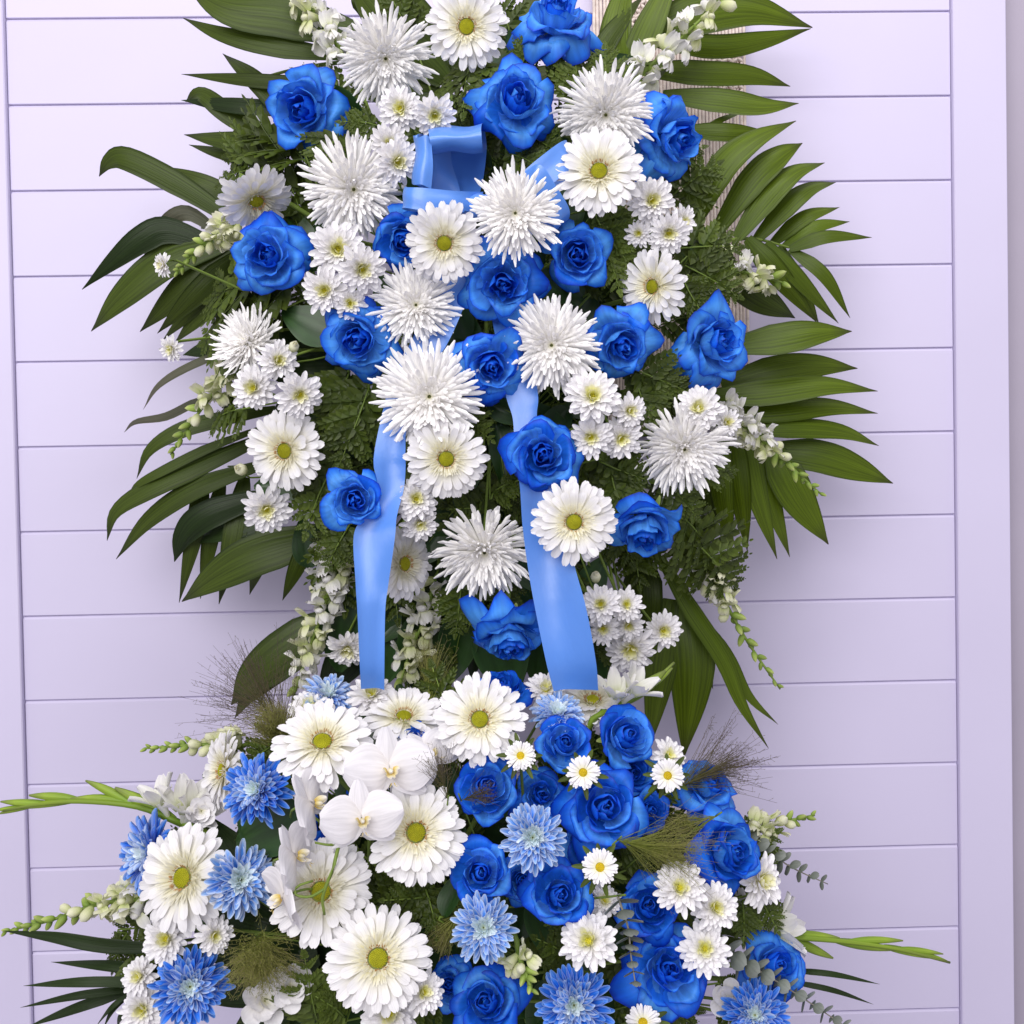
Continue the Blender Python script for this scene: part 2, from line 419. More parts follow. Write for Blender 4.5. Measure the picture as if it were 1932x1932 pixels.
LEAFLET = [strap(0.4, zc, 0.10, 0, 0, 0.04, 4, 6, 0.3).mesh('green_leaf', M['fern']) for zc in (-0.1, -0.25)]
SEP = strap(0.3, -0.35, 0.12, 0, 0, 0, 2, 5, 0.6).mesh('sepal', M['bud'])

def bumps(n, R, h, size, mat, dome=0.35):
    m = MB()
    m.sheet(lambda u, v: (R * v * cos((u + 1) * pi), R * v * sin((u + 1) * pi), h + dome * R * (1 - v * v) - dome * R), 12, 4)
    for i in range(n):
        r = R * sqrt((i + 0.5) / n); a = i * 2.39996
        z = h + dome * R * (1 - (r / R) ** 2) - dome * R
        m.blob(T(r * cos(a), r * sin(a), z - size * 0.4) @ Ry(-pi / 2 + 0.5 * r / R) @ S(size * 1.5, size, size), 5, 3)
    return m.mesh('disc', M[mat])
GD = bumps(90, 0.165, 0.10, 0.026, 'gdisc', 0.25)
def ringfl(r0, r1, n, L, w, e0, e1, z, mat, seed):
    rg = random.Random(seed); m = MB()
    for i in range(n):
        a = 2 * pi * i / n + rg.uniform(-.04, .04)
        t = rg.random()
        r = lerp(r0, r1, t)
        mm = Rz(a) @ T(r, 0, z + 0.03 * (1 - t)) @ Ry(-lerp(e0, e1, t) + rg.uniform(-.1, .1)) @ S(L * rg.uniform(.8, 1.15), w, L)
        def fn(u, v, mm=mm): return mm @ Vector((v, u * 0.5 * (1 - 0.5 * v * v), 0.12 * v * v))
        m.sheet(fn, 2, 3)
    return m.mesh('inner_florets', M[mat])
GI = [ringfl(0.19, 0.33, 130, 0.20, 0.035, 0.95, 0.35, 0.04, 'gerbin', k) for k in range(2)]
def stam():
    m = MB(); rg = random.Random(4)
    for i in range(64):
        a = rg.uniform(0, 2 * pi); r = rg.uniform(0.165, 0.215)
        m.blob(Rz(a) @ T(r, 0, 0.06) @ Ry(-1.1) @ S(0.085, 0.016, 0.016), 4, 3)
    return m.mesh('stamens', M['gstam'])
GS = stam()
MD = bumps(30, 0.15, 0.10, 0.05, 'ygr', 0.5)
AD = bumps(50, 0.30, 0.10, 0.07, 'yel', 0.5)

FLOWERS = []
def shade_label(lead, p):
    for q, lab in sorted(FLOWERS, key=lambda f: (f[0] - p).length):
        t = lead + ' ' + lab
        if len(t.split()) <= 16: return t
    return lead

# ------------------------------------------------------------------ rose
def bez(a, b, c, d, t):
    s = 1 - t
    return tuple(s ** 3 * a[i] + 3 * s * s * t * b[i] + 3 * s * t * t * c[i] + t ** 3 * d[i] for i in (0, 1))
def rose_petal(rm, rt, h, he, half, seed, lip, pale, ruf=1.0):
    rg = random.Random(seed)
    ph, ph2, amp = rg.uniform(0, 6), rg.uniform(0, 6), rg.uniform(0.01, 0.045)
    ptn = lip > .05; pt = rg.uniform(.2, .42) if ptn else rg.uniform(.10, .2); pw = rg.uniform(1.3, 2.2) if ptn else rg.uniform(1.8, 3)
    amp *= (1 + 5 * lip) * ruf
    sc = lip * rg.uniform(0.5, 1.3); skew = rg.uniform(-0.12, 0.12)
    def fn(u, v):
        vv = v * (1 - pt * abs(u + skew * v) ** pw)
        r, z = bez((0.03, -0.02), (rm * 1.25, h * 0.02), (rm * 0.98, h * 1.12), (rt, he), vv)
        w = lerp(0.42, 1.0, min(1, v / 0.5)) * (1 - 0.10 * max(0, v - 0.7))
        phi = u * half * w
        r *= 1 + 0.09 * u
        r += amp * vv ** 3 * sin(2.3 * u * 2 + ph)
        z += amp * 0.9 * vv ** 3 * sin(3.1 * u * 2 + ph2) - sc * abs(u) ** 3 * vv ** 2
        r += sc * 0.35 * abs(u) ** 3 * vv ** 2
        return (r * cos(phi), r * sin(phi), z)
    return MB().sheet(fn, 8, 8).mesh('rose_petal', M['rosel' if pale else 'rose'])
def rose_proto(seed, o, pale=0.2, ruf=1.0):
    rg = random.Random(seed)
    out = []
    L = [(3, .11, .03, .62, .66, 105, 0), (3, .20, .12, .70, .69, 84, 0), (4, .31, .25, .70, .70, 66, .01),
         (5, .42, .44 + .04 * o, .68, .62, 54, .03), (5, .53, .66 + .10 * o, .62, .50 - .10 * o, 50, .08), (5, .60, .84 + .18 * o, .52, .30 - .26 * o, 48, .14)]
    if o > .4: L.append((3 + int(o * 3), .66, 1.12, .42, -.05 - .25 * o, 44, .2))
    off = 0
    for li, (n, rm, rt, h, he, hs, lip) in enumerate(L):
        off += rg.uniform(.4, 1.0)
        for k in range(n):
            me = rose_petal(rm * rg.uniform(.94, 1.06), rt * rg.uniform(.88, 1.12), h * rg.uniform(.9, 1.1), he + rg.uniform(-.05, .05) * max(0, li - 1), radians(hs) * rg.uniform(.9, 1.08), rg.random(), lip, rg.random() < pale * (1.6 if li >= 3 else .3), ruf)
            a = off + 2 * pi * k / n + rg.uniform(-.12, .12)
            out.append((me, a, li))
    return out
ROSES = [rose_proto(11, 0.25, .2, 1.2), rose_proto(12, 0.7, .15, 1.4), rose_proto(13, 1.0, .35, 1.6), rose_proto(14, 0.5, .1, 1.2), rose_proto(15, 0.9, .25, 1.6),
         rose_proto(31, 0.45, .5, 1.6), rose_proto(32, 0.9, .5, 1.9), rose_proto(33, 1.15, .65, 2.2), rose_proto(34, 0.7, .35, 1.6), rose_proto(35, 1.1, .6, 2.1), rose_proto(36, 0.95, .55, 2.3)]

def rose(px, py, d, nx, ny, dz, where, low=0, proto=0, roll=None, nz=1.0):
    p = P(px, py, YS(px, py, low) - dz)
    R = d * 0.5 * mpp(p) * (1.0 if proto == 0 else .95)
    n, q = facing(p, nx, ny, random.uniform(0, 6.28) if roll is None else roll, nz)
    base = p - n * (0.35 * R)
    r = thing('rose', 'blue dyed rose ' + where, 'rose', base, q, 'blue roses of the lower basket' if low else 'blue roses of the upper spray')
    FLOWERS.append((p, 'the blue rose ' + where))
    lean = Ry(random.uniform(-.16, .16)) @ Rx(random.uniform(-.16, .16))
    for me, a, li in ROSES[proto]:
        if li == 6 and random.random() < .25: continue
        k = R * (1.0 + random.uniform(-.04, .06) * (li > 2))
        ob('petal', me, r, (lean if li < 4 else Matrix()) @ Rz(a) @ Ry(random.uniform(-.07, .07) * (1 + 2.2 * (li > 3))) @ Rx(random.uniform(-.25, .25) * (li > 3)) @ S(k, k, k))
    for k in range(5):
        ob('sepal', SEP, r, Rz(k * 1.2566 + .3) @ T(0.04 * R, 0, -0.03 * R) @ Ry(0.3) @ S(R * .6, R * .22, R * .6))
    ob('calyx', MB().blob(T(0, 0, -0.2 * R) @ Ry(-pi / 2) @ S(0.3 * R, .26 * R, .26 * R)).mesh('calyx', M['bud']), r)
    stem_to(r, base - n * (0.18 * R), n, low, 0.003)
    return r

# ------------------------------------------------------------------ daisy-like flowers
def gerbera(px, py, d, nx, ny, dz, where, low=0, nz=1.0):
    dz += .012
    p = P(px, py, YS(px, py, low) - dz)
    R = d * 0.5 * mpp(p)
    n, q = facing(p, nx, ny, random.uniform(0, 6.28), nz)
    base = p - n * 0.05 * R
    r = thing('gerbera', 'white gerbera with yellow green centre ' + where, 'gerbera', base, q, 'white gerberas')
    FLOWERS.append((p, 'the gerbera ' + where))
    cup = random.uniform(-.06, .10)
    for row, (cnt, L, e, z, r0) in enumerate(((24, .78, -.02, -.03, .22), (23, .74, .10, .0, .21), (18, .58, .26, .03, .19))):
        off = random.uniform(0, 1)
        for k in range(cnt):
            a = off + 2 * pi * (k + random.uniform(-.22, .22)) / cnt
            if random.random() < .03: continue
            l = L * random.uniform(.88, 1.06)
            ob('petal', random.choice(GER), r, Rz(a) @ T(r0 * R, 0, z * R) @ Ry(-(e + cup + random.uniform(-.13, .12))) @ Rx(random.uniform(-.22, .22)) @ S(l * R, R * random.uniform(.17, .21), l * R))
    i = ob('inner_florets', random.choice(GI), r, S(R, R, R)); i['kind'] = 'stuff'
    i = ob('stamens', GS, r, S(R, R, R)); i['kind'] = 'stuff'
    ob('disc', GD, r, S(R, R, R))
    ob('calyx', MB().blob(T(0, 0, -0.22 * R) @ Ry(-pi / 2) @ S(0.25 * R, .5 * R, .5 * R)).mesh('calyx', M['bud']), r)
    stem_to(r, base - n * (0.2 * R), n, low, 0.003)
    return r

def mumlike(name, label, cat, group, px, py, d, nx, ny, dz, low, count, wid, sets, e_in, e_out, l_in, disc=None, dsc=1.0, jit=.10, nz=1.0, ljit=.1, sweep=None, reach=1.0, r_in=.03):
    p = P(px, py, YS(px, py, low) - dz)
    R = d * 0.5 * mpp(p)
    n, q = facing(p, nx, ny, random.uniform(0, 6.28), nz)
    base = p - n * 0.15 * R
    r = thing(name, label, cat, base, q, group)
    FLOWERS.append((p, 'the ' + label.replace('with bright yellow eye ', '')))
    for i in range(count):
        t = (i + .5) / count
        a = i * 2.39996 + random.uniform(-.12, .12)
        e = lerp(e_in, e_out, t ** 0.85) + random.uniform(-jit, jit)
        L = lerp(l_in, .95 - r_in, t ** 0.7) * random.uniform(1 - ljit, 1 + ljit) * R * reach
        st = sets[min(len(sets) - 1, int(t * len(sets)))]
        ob('petal', random.choice(st), r, Rz(a) @ T((r_in + (.10 - min(r_in, .1)) * t) * R, 0, .10 * (1 - t) * R) @ Ry(-e) @ Rx(random.uniform(-.25, .25)) @ S(L, wid * R * lerp(.7, 1.05, t) * random.uniform(.9, 1.1), L))
    if disc: ob('disc', disc, r, S(R * dsc, R * dsc, R * dsc))
    ob('calyx', MB().blob(T(0, 0, -0.18 * R) @ Ry(-pi / 2) @ S(0.2 * R, .35 * R, .35 * R), 8, 4).mesh('calyx', M['bud']), r)
    stem_to(r, base - n * (0.15 * R), n, low, 0.0017)
    return r

def spider(px, py, d, nx, ny, dz, where, low=0, nz=1.0, e_out=-.3):
    return mumlike('spider_chrysanthemum', 'shaggy white spider chrysanthemum ' + where, 'chrysanthemum', 'white spider chrysanthemums',
                   px, py, d * 1.07, nx, ny, dz, low, 340, .092, [SPI], 1.0, e_out, .22, None, 1, .13, nz, .13)
def mum(px, py, d, nx, ny, dz, where, low=0, nz=1.0, count=None):
    dz += .014; d *= 1.07; nx += random.uniform(-.18, .18); ny += random.uniform(-.18, .18)
    c = count or (84 if d > 80 else 66)
    return mumlike('small_chrysanthemum', 'small white chrysanthemum ' + where, 'chrysanthemum', 'small white chrysanthemums of the lower basket' if low else 'small white chrysanthemums of the upper spray',
                   px, py, d, nx, ny, dz, low, c, .25, [MUMI, MUMO, MUMO, MUMO, MUMO], 1.05, -.15, .28, MD, 1.3, .14, nz, .1, r_in=.09)
def bluemum(px, py, d, nx, ny, dz, where, low=1, nz=1.0, light=False):
    dz += .008
    st = [BMI, BMI, BMM, BMM, BMM, BMM] if light else [BMI, BMM, BMM, BMO, BMO, BMO]
    return mumlike('blue_chrysanthemum', 'blue tinted chrysanthemum ' + where, 'chrysanthemum', 'blue tinted chrysanthemums',
                   px, py, d, nx, ny, dz, low, 180, .19, st, 1.0, -.15, .20, None, 1, .10, nz, .1)
def aster(px, py, d, nx, ny, dz, where, low=1):
    dz += .014
    r = mumlike('aster', 'little white aster with bright yellow eye ' + where, 'aster', 'little white asters',
                px, py, d, nx, ny, dz, low, 70, .17, [AST], .55, -.05, .52, AD, 1.0, .10, 1.0, .08, r_in=.24)
    R = d * .5 * mpp(Vector(r.location))
    for k in range(9):
        ob('leaf', random.choice(LEAFLET), r, Rz(k * .7 + random.uniform(-.2, .2)) @ T(.15 * R, 0, -.15 * R) @ Ry(random.uniform(-.1, .25)) @ S(R * random.uniform(1.05, 1.35), R * .3, R))
    return r

# ------------------------------------------------------------------ snapdragon, gladiolus, orchid
def lobe(m, Mx, L, w, cup=.15, ruff=.06, ph=0.0, nu=4, nv=4):
    def fn(u, v):
        ww = sin(pi * min(1, .18 + .74 * v)) ** .7
        return Mx @ Vector((v * L, u * w * .5 * ww, cup * L * v * v + ruff * L * v * sin(5 * u + ph) - .2 * w * u * u * v))
    m.sheet(fn, nu, nv)
def floret(seed, mat):
    rg = random.Random(seed); m = MB()
    m.sheet(lambda u, v: (v * .5, (.13 + .12 * v) * cos(u * pi), (.13 + .12 * v) * sin(u * pi)), 8, 3)
    for s in (-1, 1):
        lobe(m, T(.42, s * .08, .17) @ Rz(s * .35) @ Ry(-radians(rg.uniform(50, 80))), .55, .50, -.25, .10, rg.uniform(0, 6))
    for s in (-1, 0, 1):
        lobe(m, T(.45, s * .10, -.14) @ Rz(s * .75) @ Ry(radians(rg.uniform(25, 60))), .48, .42, -.35, .12, rg.uniform(0, 6))
    m.blob(T(.34, 0, -.05) @ S(.32, .40, .26), 8, 5)
    return m.mesh('floret', M[mat])
FLW = [floret(k, 'snap') for k in range(4)]
FLC = [floret(k + 9, 'snapc') for k in range(3)]
BUD = MB().blob(S(1, .55, .55), 8, 6, lambda t: .9 * sqrt(max(0, t * (1 - t))) * (1.1 - .5 * t)).mesh('bud', M['bud'])
BUDC = MB().blob(S(1, .6, .6), 8, 6, lambda t: .95 * sqrt(max(0, t * (1 - t))) * (.75 + .4 * t)).mesh('bud', M['snapc'])
CUP = MB().blob(S(.45, .45, .45), 7, 3, lambda t: .25 + .35 * t).mesh('sepal', M['bud'])

def axis_quat(d, upish):
    d = d.normalized()
    y = upish.cross(d)
    if y.length < 1e-3: y = Vector((0, 1, 0)).cross(d)
    y.normalize(); z = d.cross(y)
    return Matrix((d, y, z)).transposed().to_4x4()

def snapdragon(pts, dep, nflo, nbud, size, where, low=0, cream=0.0, face=(0, 0)):
    """pts: picture points base to tip; dep: world depth at base and tip"""
    m = len(pts)
    W3 = [P(x, y, lerp(dep[0], dep[1], i / (m - 1))) for i, (x, y) in enumerate(pts)]
    o = W3[0]
    r = thing('snapdragon', 'white snapdragon spike ' + where, 'snapdragon', o, None, 'snapdragon spikes')
    path = [w - o for w in spline(W3, 16)]
    ob('stem', MB().tube(path, .0032, .0012, 6).mesh('stem', M['stem']), r)
    k = mpp(o)
    tot = nflo + nbud
    for i in range(tot):
        t = (i + .3) / tot
        f = t * 16; j = min(int(f), 15)
        p = path[j].lerp(path[j + 1], f - j)
        tg = (path[min(j + 1, 16)] - path[max(j - 1, 0)]).normalized()
        side = tg.cross(Vector((0, -1, 0))).normalized()
        a = i * 2.5 + random.uniform(-.3, .3)
        rad = side * cos(a) + Vector((0, -1, 0)) * (sin(a) * .8 + .25)
        rad = (rad - tg * rad.dot(tg)).normalized()
        if i < nflo:
            d = rad + tg * .35
            s = size * 1.08 * k * lerp(1.0, .75, i / max(1, nflo)) * random.uniform(.9, 1.1)
            A = T(*(p + rad * .001)) @ axis_quat(d, Vector((0, 0, 1)) + tg * .4)
            me = random.choice(FLC if random.random() < cream + .6 * (i / max(1, nflo)) ** 2 else FLW)
            fo = ob('floret', me, r, A @ Rx(random.uniform(-.3, .3)) @ S(s, s, s))
            ob('sepal', CUP, r, A @ T(-.1 * s, 0, 0) @ S(s * .55, s * .62, s * .62))
        else:
            q = (i - nflo) / max(1, nbud)
            d = rad + tg * lerp(.7, 1.6, q)
            s = size * k * lerp(.72, .32, q) * random.uniform(.9, 1.1)
            ob('bud', BUDC if q < .3 and random.random() < .7 else BUD, r, T(*p) @ axis_quat(d, tg) @ S(s, s * 1.1, s * 1.1))
    stem_to(r, o, (W3[1] - W3[0]).normalized(), low, .0028)
    return r

def trumpet(seed):
    rg = random.Random(seed); m = MB()
    m.sheet(lambda u, v: (v * .45, (.05 + .12 * v * v) * cos(u * pi), (.05 + .12 * v * v) * sin(u * pi)), 8, 3)
    for i in range(6):
        a = i * pi / 3
        lobe(m, Rx(a) @ T(.38, 0, .12) @ Ry(-radians(rg.uniform(18, 42))), .62, .36, .22, .07, rg.uniform(0, 6), 4, 5)
    return m.mesh('floret', M['snap'])
TRU = [trumpet(k) for k in range(2)]
def sheath():
    m = MB()
    m.sheet(lambda u, v: (v, .30 * sin(u * 2.4) * sin(pi * min(.98, .16 + .80 * v)) ** .8 * .5, .12 * (1 - cos(u * 2.4)) * sin(pi * min(.98, .16 + .8 * v))), 6, 8)
    return m.mesh('sheath', M['glad'])
SHE = sheath()
def gladiolus(pts, dep, sheaths, florets, where, low=1):
    m = len(pts)
    W3 = [P(x, y, lerp(dep[0], dep[1], i / (m - 1))) for i, (x, y) in enumerate(pts)]
    o = W3[0]
    r = thing('gladiolus', 'green gladiolus stalk ' + where, 'gladiolus', o, None, 'gladiolus stalks')
    path = [w - o for w in spline(W3, 16)]
    ob('stem', MB().tube(path, .0042, .0015, 6).mesh('stem', M['glad']), r)
    k = mpp(o)
    def at(t):
        f = t * 16; j = min(int(f), 15)
        return path[j].lerp(path[j + 1], f - j), (path[min(j + 1, 16)] - path[max(j - 1, 0)]).normalized()
    for (t, L, w, ang) in sheaths:
        p, tg = at(t)
        sd = tg.cross(Vector((0, -1, 0))).normalized()
        d = tg + sd * ang
        A = T(*p) @ axis_quat(d, Vector((0, 1, 0)))
        ob('sheath', SHE, r, A @ Rx(random.uniform(-.5, .5)) @ S(L * k, w * k * 3.2, w * k * 3.2))
    for (t, L, dx, dy, df) in florets:
        p, tg = at(t)
        d = rgt * dx + upv * dy - fwd * df
        ob('floret', random.choice(TRU), r, T(*p) @ axis_quat(d, Vector((0, 0, 1))) @ S(L * k, L * k, L * k))
    stem_to(r, o, (W3[1] - W3[0]).normalized(), low, .004, 'glad')
    return r

def opet(L, w, wide, cup, nm='orchid_petal'):
    def fn(u, v):
        ww = sin(pi * (.06 + .90 * v ** wide)) ** .62
        return (v * L, u * w * .5 * ww, cup * L * (v * v) - .10 * w * u * u + .015 * sin(7 * u + 4 * v))
    return MB().sheet(fn, 8, 8).mesh(nm, M['orch'])
OPB, OPS, OPT = opet(1, 1.15, .85, .10), opet(1, .62, .8, -.06), opet(1, .60, .8, .02)
def olip():
    m = MB()
    for s in (-1, 1):
        lobe(m, T(.02, s * .06, .02) @ Rz(s * 1.2) @ Ry(-1.0), .30, .22, .3, .05, s)
    lobe(m, T(.05, 0, .02) @ Ry(-.7), .34, .20, .5, .04, 1)
    m.blob(T(.0, 0, .03) @ Ry(-1.2) @ S(.22, .13, .13), 8, 5)
    for s in (-1, 1):
        m.tube(spline([(.32, s * .03, .27), (.40, s * .07, .30), (.38, s * .13, .33)], 5), .012, .005, 5)
    return m.mesh('lip', M['lip'])
OLIP = olip()
def orchid(spray, so, px, py, d, nx, ny, dz, roll, lab, nz=1.0):
    p = P(px, py, YL(px, py) - dz)
    R = d * .5 * mpp(p)
    n, q = facing(p, nx, ny, 0, nz)
    q = q @ Quaternion((0, 0, 1), roll)
    r = ob('bloom', MB().blob(Rz(pi / 2) @ T(0, 0, .07 * R) @ S(R * .8, R * .8, R * .8) @ T(0, 0, .02) @ Ry(-1.9) @ S(.22, .13, .13), 8, 5).mesh('bloom', M['orch']), spray, T(*(p - so)) @ q.to_matrix().to_4x4())
    r['label'] = lab
    for a, me, z, t, sc in ((pi / 2, OPT, -.02, .05, .9), (pi / 2 + 2.2, OPS, -.02, -.05, .92), (pi / 2 - 2.2, OPS, -.02, -.05, .92)):
        ob('sepal', me, r, Rz(a) @ T(.03 * R, 0, z * R) @ Ry(-t) @ S(R * sc, R * sc, R * sc))
    for a in (.12, pi - .12):
        ob('petal', OPB, r, Rz(a) @ T(.02 * R, 0, .04 * R) @ Ry(-.08) @ S(R, R, R))
    ob('lip', OLIP, r, Rz(-pi / 2) @ T(0, 0, .05 * R) @ S(R * .95, R * .95, R * .95))
    st = p - so - n * .02 * R
    ob('pedicel', MB().tube(spline([st, st - n * .02, st - n * .03 + Vector((0, .03, -.015))], 5), .0013, .0013, 5).mesh('pedicel', M['stem']), spray)

# ------------------------------------------------------------------ foliage
def leaflet_mesh(pts, width, mat, nrm, twist, nv=18, peak=.38):
    """pleated lance-shaped leaflet along a 3-d path"""
    path = spline(pts, nv)
    L = sum((path[i + 1] - path[i]).length for i in range(nv))
    m = MB(); nu = 8; pl = random.uniform(.08, .16)
    ph = random.uniform(0, 6)
    for j in range(nv + 1):
        t = j / nv
        tg = (path[min(j + 1, nv)] - path[max(j - 1, 0)]).normalized()
        nn = (nrm - tg * nrm.dot(tg)).normalized()
        w = tg.cross(nn)
        a = twist * (t - .3)
        w, nn = w * cos(a) + nn * sin(a), nn * cos(a) - w * sin(a)
        wd = (lerp(.42, 1, (t / .28) ** .8) if t < .28 else max(.0, 1 - (max(0, t - .42) / .58) ** 1.75) ** 1.08) * width * .5
        wd = max(wd, width * .012)
        for i in range(nu + 1):
            u = 2 * i / nu - 1
            z = pl * wd * (1 - abs(u)) + .05 * wd * (-1) ** i + .05 * wd * sin(ph + 5 * t) * u
            m.v.append(tuple(path[j] + w * (u * wd) + nn * z))
            m.uv.append(((u + 1) / 2, t))
    for j in range(nv):
        for i in range(nu):
            a = j * (nu + 1) + i
            m.f.append((a, a + 1, a + nu + 2, a + nu + 1))
    return m.mesh('leaflet', M[mat])

def palm(rachis, dep, leaflets, mat, label, tipback=0.02, low=0, cat='palm frond'):
    """rachis and leaflets in picture points; each leaflet: (points..., width[, material])"""
    m = len(rachis)
    R3 = [P(x, y, lerp(dep[0], dep[1], i / max(1, m - 1))) for i, (x, y) in enumerate(rachis)]
    o = R3[0]
    r = thing('palm_frond', label, cat, o, None, 'palm fronds')
    ob('rachis', MB().tube([w - o for w in spline(R3, 12)], .0034, .0012, 6).mesh('rachis', M['stem']), r)
    for k, lf in enumerate(leaflets):
        pts, w = lf[0], lf[1]
        mt = lf[2] if len(lf) > 2 else mat
        b = P(pts[0][0], pts[0][1], 0)
        # depth of the leaflet's base is that of the nearest rachis point; the tip lies a little nearer the wall
        best = min(range(m), key=lambda i: (rachis[i][0] - pts[0][0]) ** 2 + (rachis[i][1] - pts[0][1]) ** 2)
        y0 = lerp(dep[0], dep[1], best / max(1, m - 1)) + random.uniform(-.012, .012)
        y1 = y0 + tipback + random.uniform(-.02, .03)
        W3 = [P(x, y, lerp(y0, y1, i / (len(pts) - 1)) - .018 * sin(pi * i / (len(pts) - 1))) - o for i, (x, y) in enumerate(pts)]
        if len(W3) == 2:
            mid = (W3[0] + W3[1]) / 2 + Vector((random.uniform(-.004, .004), -.014, .008))
            W3 = [W3[0], mid, W3[1]]
        nrm = (CAM - (W3[0] + o)).normalized() + Vector((random.uniform(-.35, .35), 0, random.uniform(0, .5)))
        ob('leaflet', leaflet_mesh(W3, w * mpp(o), mt, nrm.normalized(), random.uniform(-.35, .35)), r)
    if low is not None: stem_to(r, o, Vector((0, -1, 0)), low, .003, 'stem', -.01)
    return r

def pinna(seed, mat, lob=5):
    rg = random.Random(seed); m = MB()
    m.tube([(0, 0, 0), (.5, 0, .02), (1, 0, -.03)], .012, .005, 4, False)
    for k in range(lob + 1):
        t = .06 + .92 * k / lob
        l = .40 * (1 - t) ** .6 + .08
        for s in (-1, 1):
            if k == lob and s == 1: continue
            ang = s * lerp(1.05, .65, t) if k < lob else 0
            dz = rg.uniform(-.05, .06)
            w = l * .62
            A = T(t, 0, -.03 * t) @ Rz(ang) @ Ry(-dz * 3)
            pts = [(0, 0, 0), (l * .3, w * .5, .03 * l), (l * .7, w * .42, .0), (l, 0, -.08 * l), (l * .7, -w * .42, 0), (l * .3, -w * .5, .03 * l), (l * .5, 0, -.10 * l)]
            b = len(m.v)
            for p in pts:
                m.v.append(tuple(A @ Vector(p))); m.uv.append((.5 + p[1] / w * .5 if w else .5, p[0] / l))
            for q in ((0, 1, 6), (1, 2, 6), (2, 3, 6), (3, 4, 6), (4, 5, 6), (5, 0, 6)):
                m.f.append(tuple(b + i for i in q))
    return m.mesh('pinna', M[mat], False)
PIN = {k: [pinna(i, k) for i in range(4)] for k in ('fern', 'fernb')}
def fern(b, t, Y0, Y1, label, group, mat='fern', pairs=6, spread=.62, low=0, tilt=None):
    p0, p1 = P(b[0], b[1], Y0), P(t[0], t[1], Y1)
    ax = p1 - p0
    L = ax.length
    nrm = (CAM - p0).normalized() + Vector((random.uniform(-.5, .5), 0, random.uniform(-.2, .7)))
    X = ax.normalized(); Yv = nrm.cross(X).normalized(); Zv = X.cross(Yv)
    q = Matrix((X, Yv, Zv)).transposed().to_quaternion()
    r = thing('fern_frond', label, 'fern', p0, q, group)
    dr = random.uniform(.02, .14)
    bend = lambda s: Vector((s * L, 0, .10 * L * sin(pi * s) - dr * L * s * s))
    ob('rachis', MB().tube([bend(i / 6) for i in range(7)], .0011, .0005, 5).mesh('rachis', M['stem']), r)
    for k in range(pairs):
        s = .08 + .88 * k / (pairs - .3)
        l = L * spread * (1 - s) ** .8 * (.6 + .4 * min(1, s * 5)) + .05 * L
        for sd in (-1, 1):
            ob('pinna', random.choice(PIN[mat]), r, T(*bend(s)) @ Rz(sd * lerp(1.15, .75, s) + random.uniform(-.1, .1)) @ Rx(random.uniform(-.28, .28)) @ Ry(random.uniform(-.05, .25)) @ S(l, l * random.uniform(.60, .75), l))
    ob('pinna', random.choice(PIN[mat]), r, T(*bend(.95)) @ Ry(.2) @ S(L * .14, L * .14, L * .14))
    stem_to(r, p0, -X, low, .0011, 'stem', -.005)
    return r

def broadmesh(w, fold, curl, wav):
    def fn(u, v):
        ww = sin(pi * (.03 + .95 * v ** .85)) ** .75 * (1 - .25 * v)
        return (v, u * w * .5 * ww, fold * abs(u) * ww - curl * v * v + wav * sin(9 * v) * u * u)
    return MB().sheet(fn, 8, 10).mesh('blade', M['broad'])
BRO = [broadmesh(.62, .10, .15, .02), broadmesh(.52, .16, .3, .03), broadmesh(.70, .06, .05, .015)]
def broad(b, t, Y0, Y1, label, low=0, tilt=(0, 0)):
    p0, p1 = P(b[0], b[1], Y0), P(t[0], t[1], Y1)
    ax = p1 - p0
    nrm = (CAM - p0).normalized() + rgt * tilt[0] + upv * tilt[1]
    X = ax.normalized(); Yv = nrm.cross(X).normalized(); Zv = X.cross(Yv)
    r = thing('broad_leaf', label, 'leaf', p0, Matrix((X, Yv, Zv)).transposed().to_quaternion(), 'broad dark leaves')
    L = ax.length
    ob('blade', random.choice(BRO), r, S(L, L, L))
    ob('midrib', MB().tube([(0, 0, -.002), (L * .5, 0, -.05 * L), (L * .8, 0, -.12 * L)], .0009, .0004, 5).mesh('midrib', M['stem']), r)
    stem_to(r, p0, -X, low, .0013, 'stem', -.005)
    return r

EUC = MB().sheet(lambda u, v: (v, u * .5 * .95 * sin(pi * (.06 + .9 * v)) ** .6, .12 * v * v + .08 * u * u), 6, 6).mesh('leaf', M['euc'])
def eucalyptus(pts, dep, n, size, label, low=1, edge=.0):
    m = len(pts)
    W3 = [P(x, y, lerp(dep[0], dep[1], i / (m - 1))) for i, (x, y) in enumerate(pts)]
    o = W3[0]
    r = thing('eucalyptus_sprig', label, 'eucalyptus', o, None, 'eucalyptus sprigs')
    path = [w - o for w in spline(W3, 14)]
    ob('stem', MB().tube(path, .0013, .0006, 5).mesh('stem', M['eucs']), r)
    k = mpp(o)
    for i in range(n):
        t = (i + .4) / n
        f = t * 14; j = min(int(f), 13)
        p = path[j].lerp(path[j + 1], f - j)
        tg = (path[j + 1] - path[j]).normalized()
        sd = tg.cross(Vector((0, -1, 0))).normalized()
        a = (i % 2) * (pi / 2) * (1 - edge) + random.uniform(-.3, .3)
        s = size * k * lerp(1, .45, t)
        for q in (0, pi):
            rad = sd * cos(a + q) + tg.cross(sd) * sin(a + q)
            d = rad + tg * .25
            ob('leaf', EUC, r, T(*p) @ axis_quat(d, tg + Vector((0, -.4 * (1 - edge), 0))) @ S(s, s, s))
    stem_to(r, o, (W3[1] - W3[0]).normalized(), low, .0012, 'stem', .0)
    return r

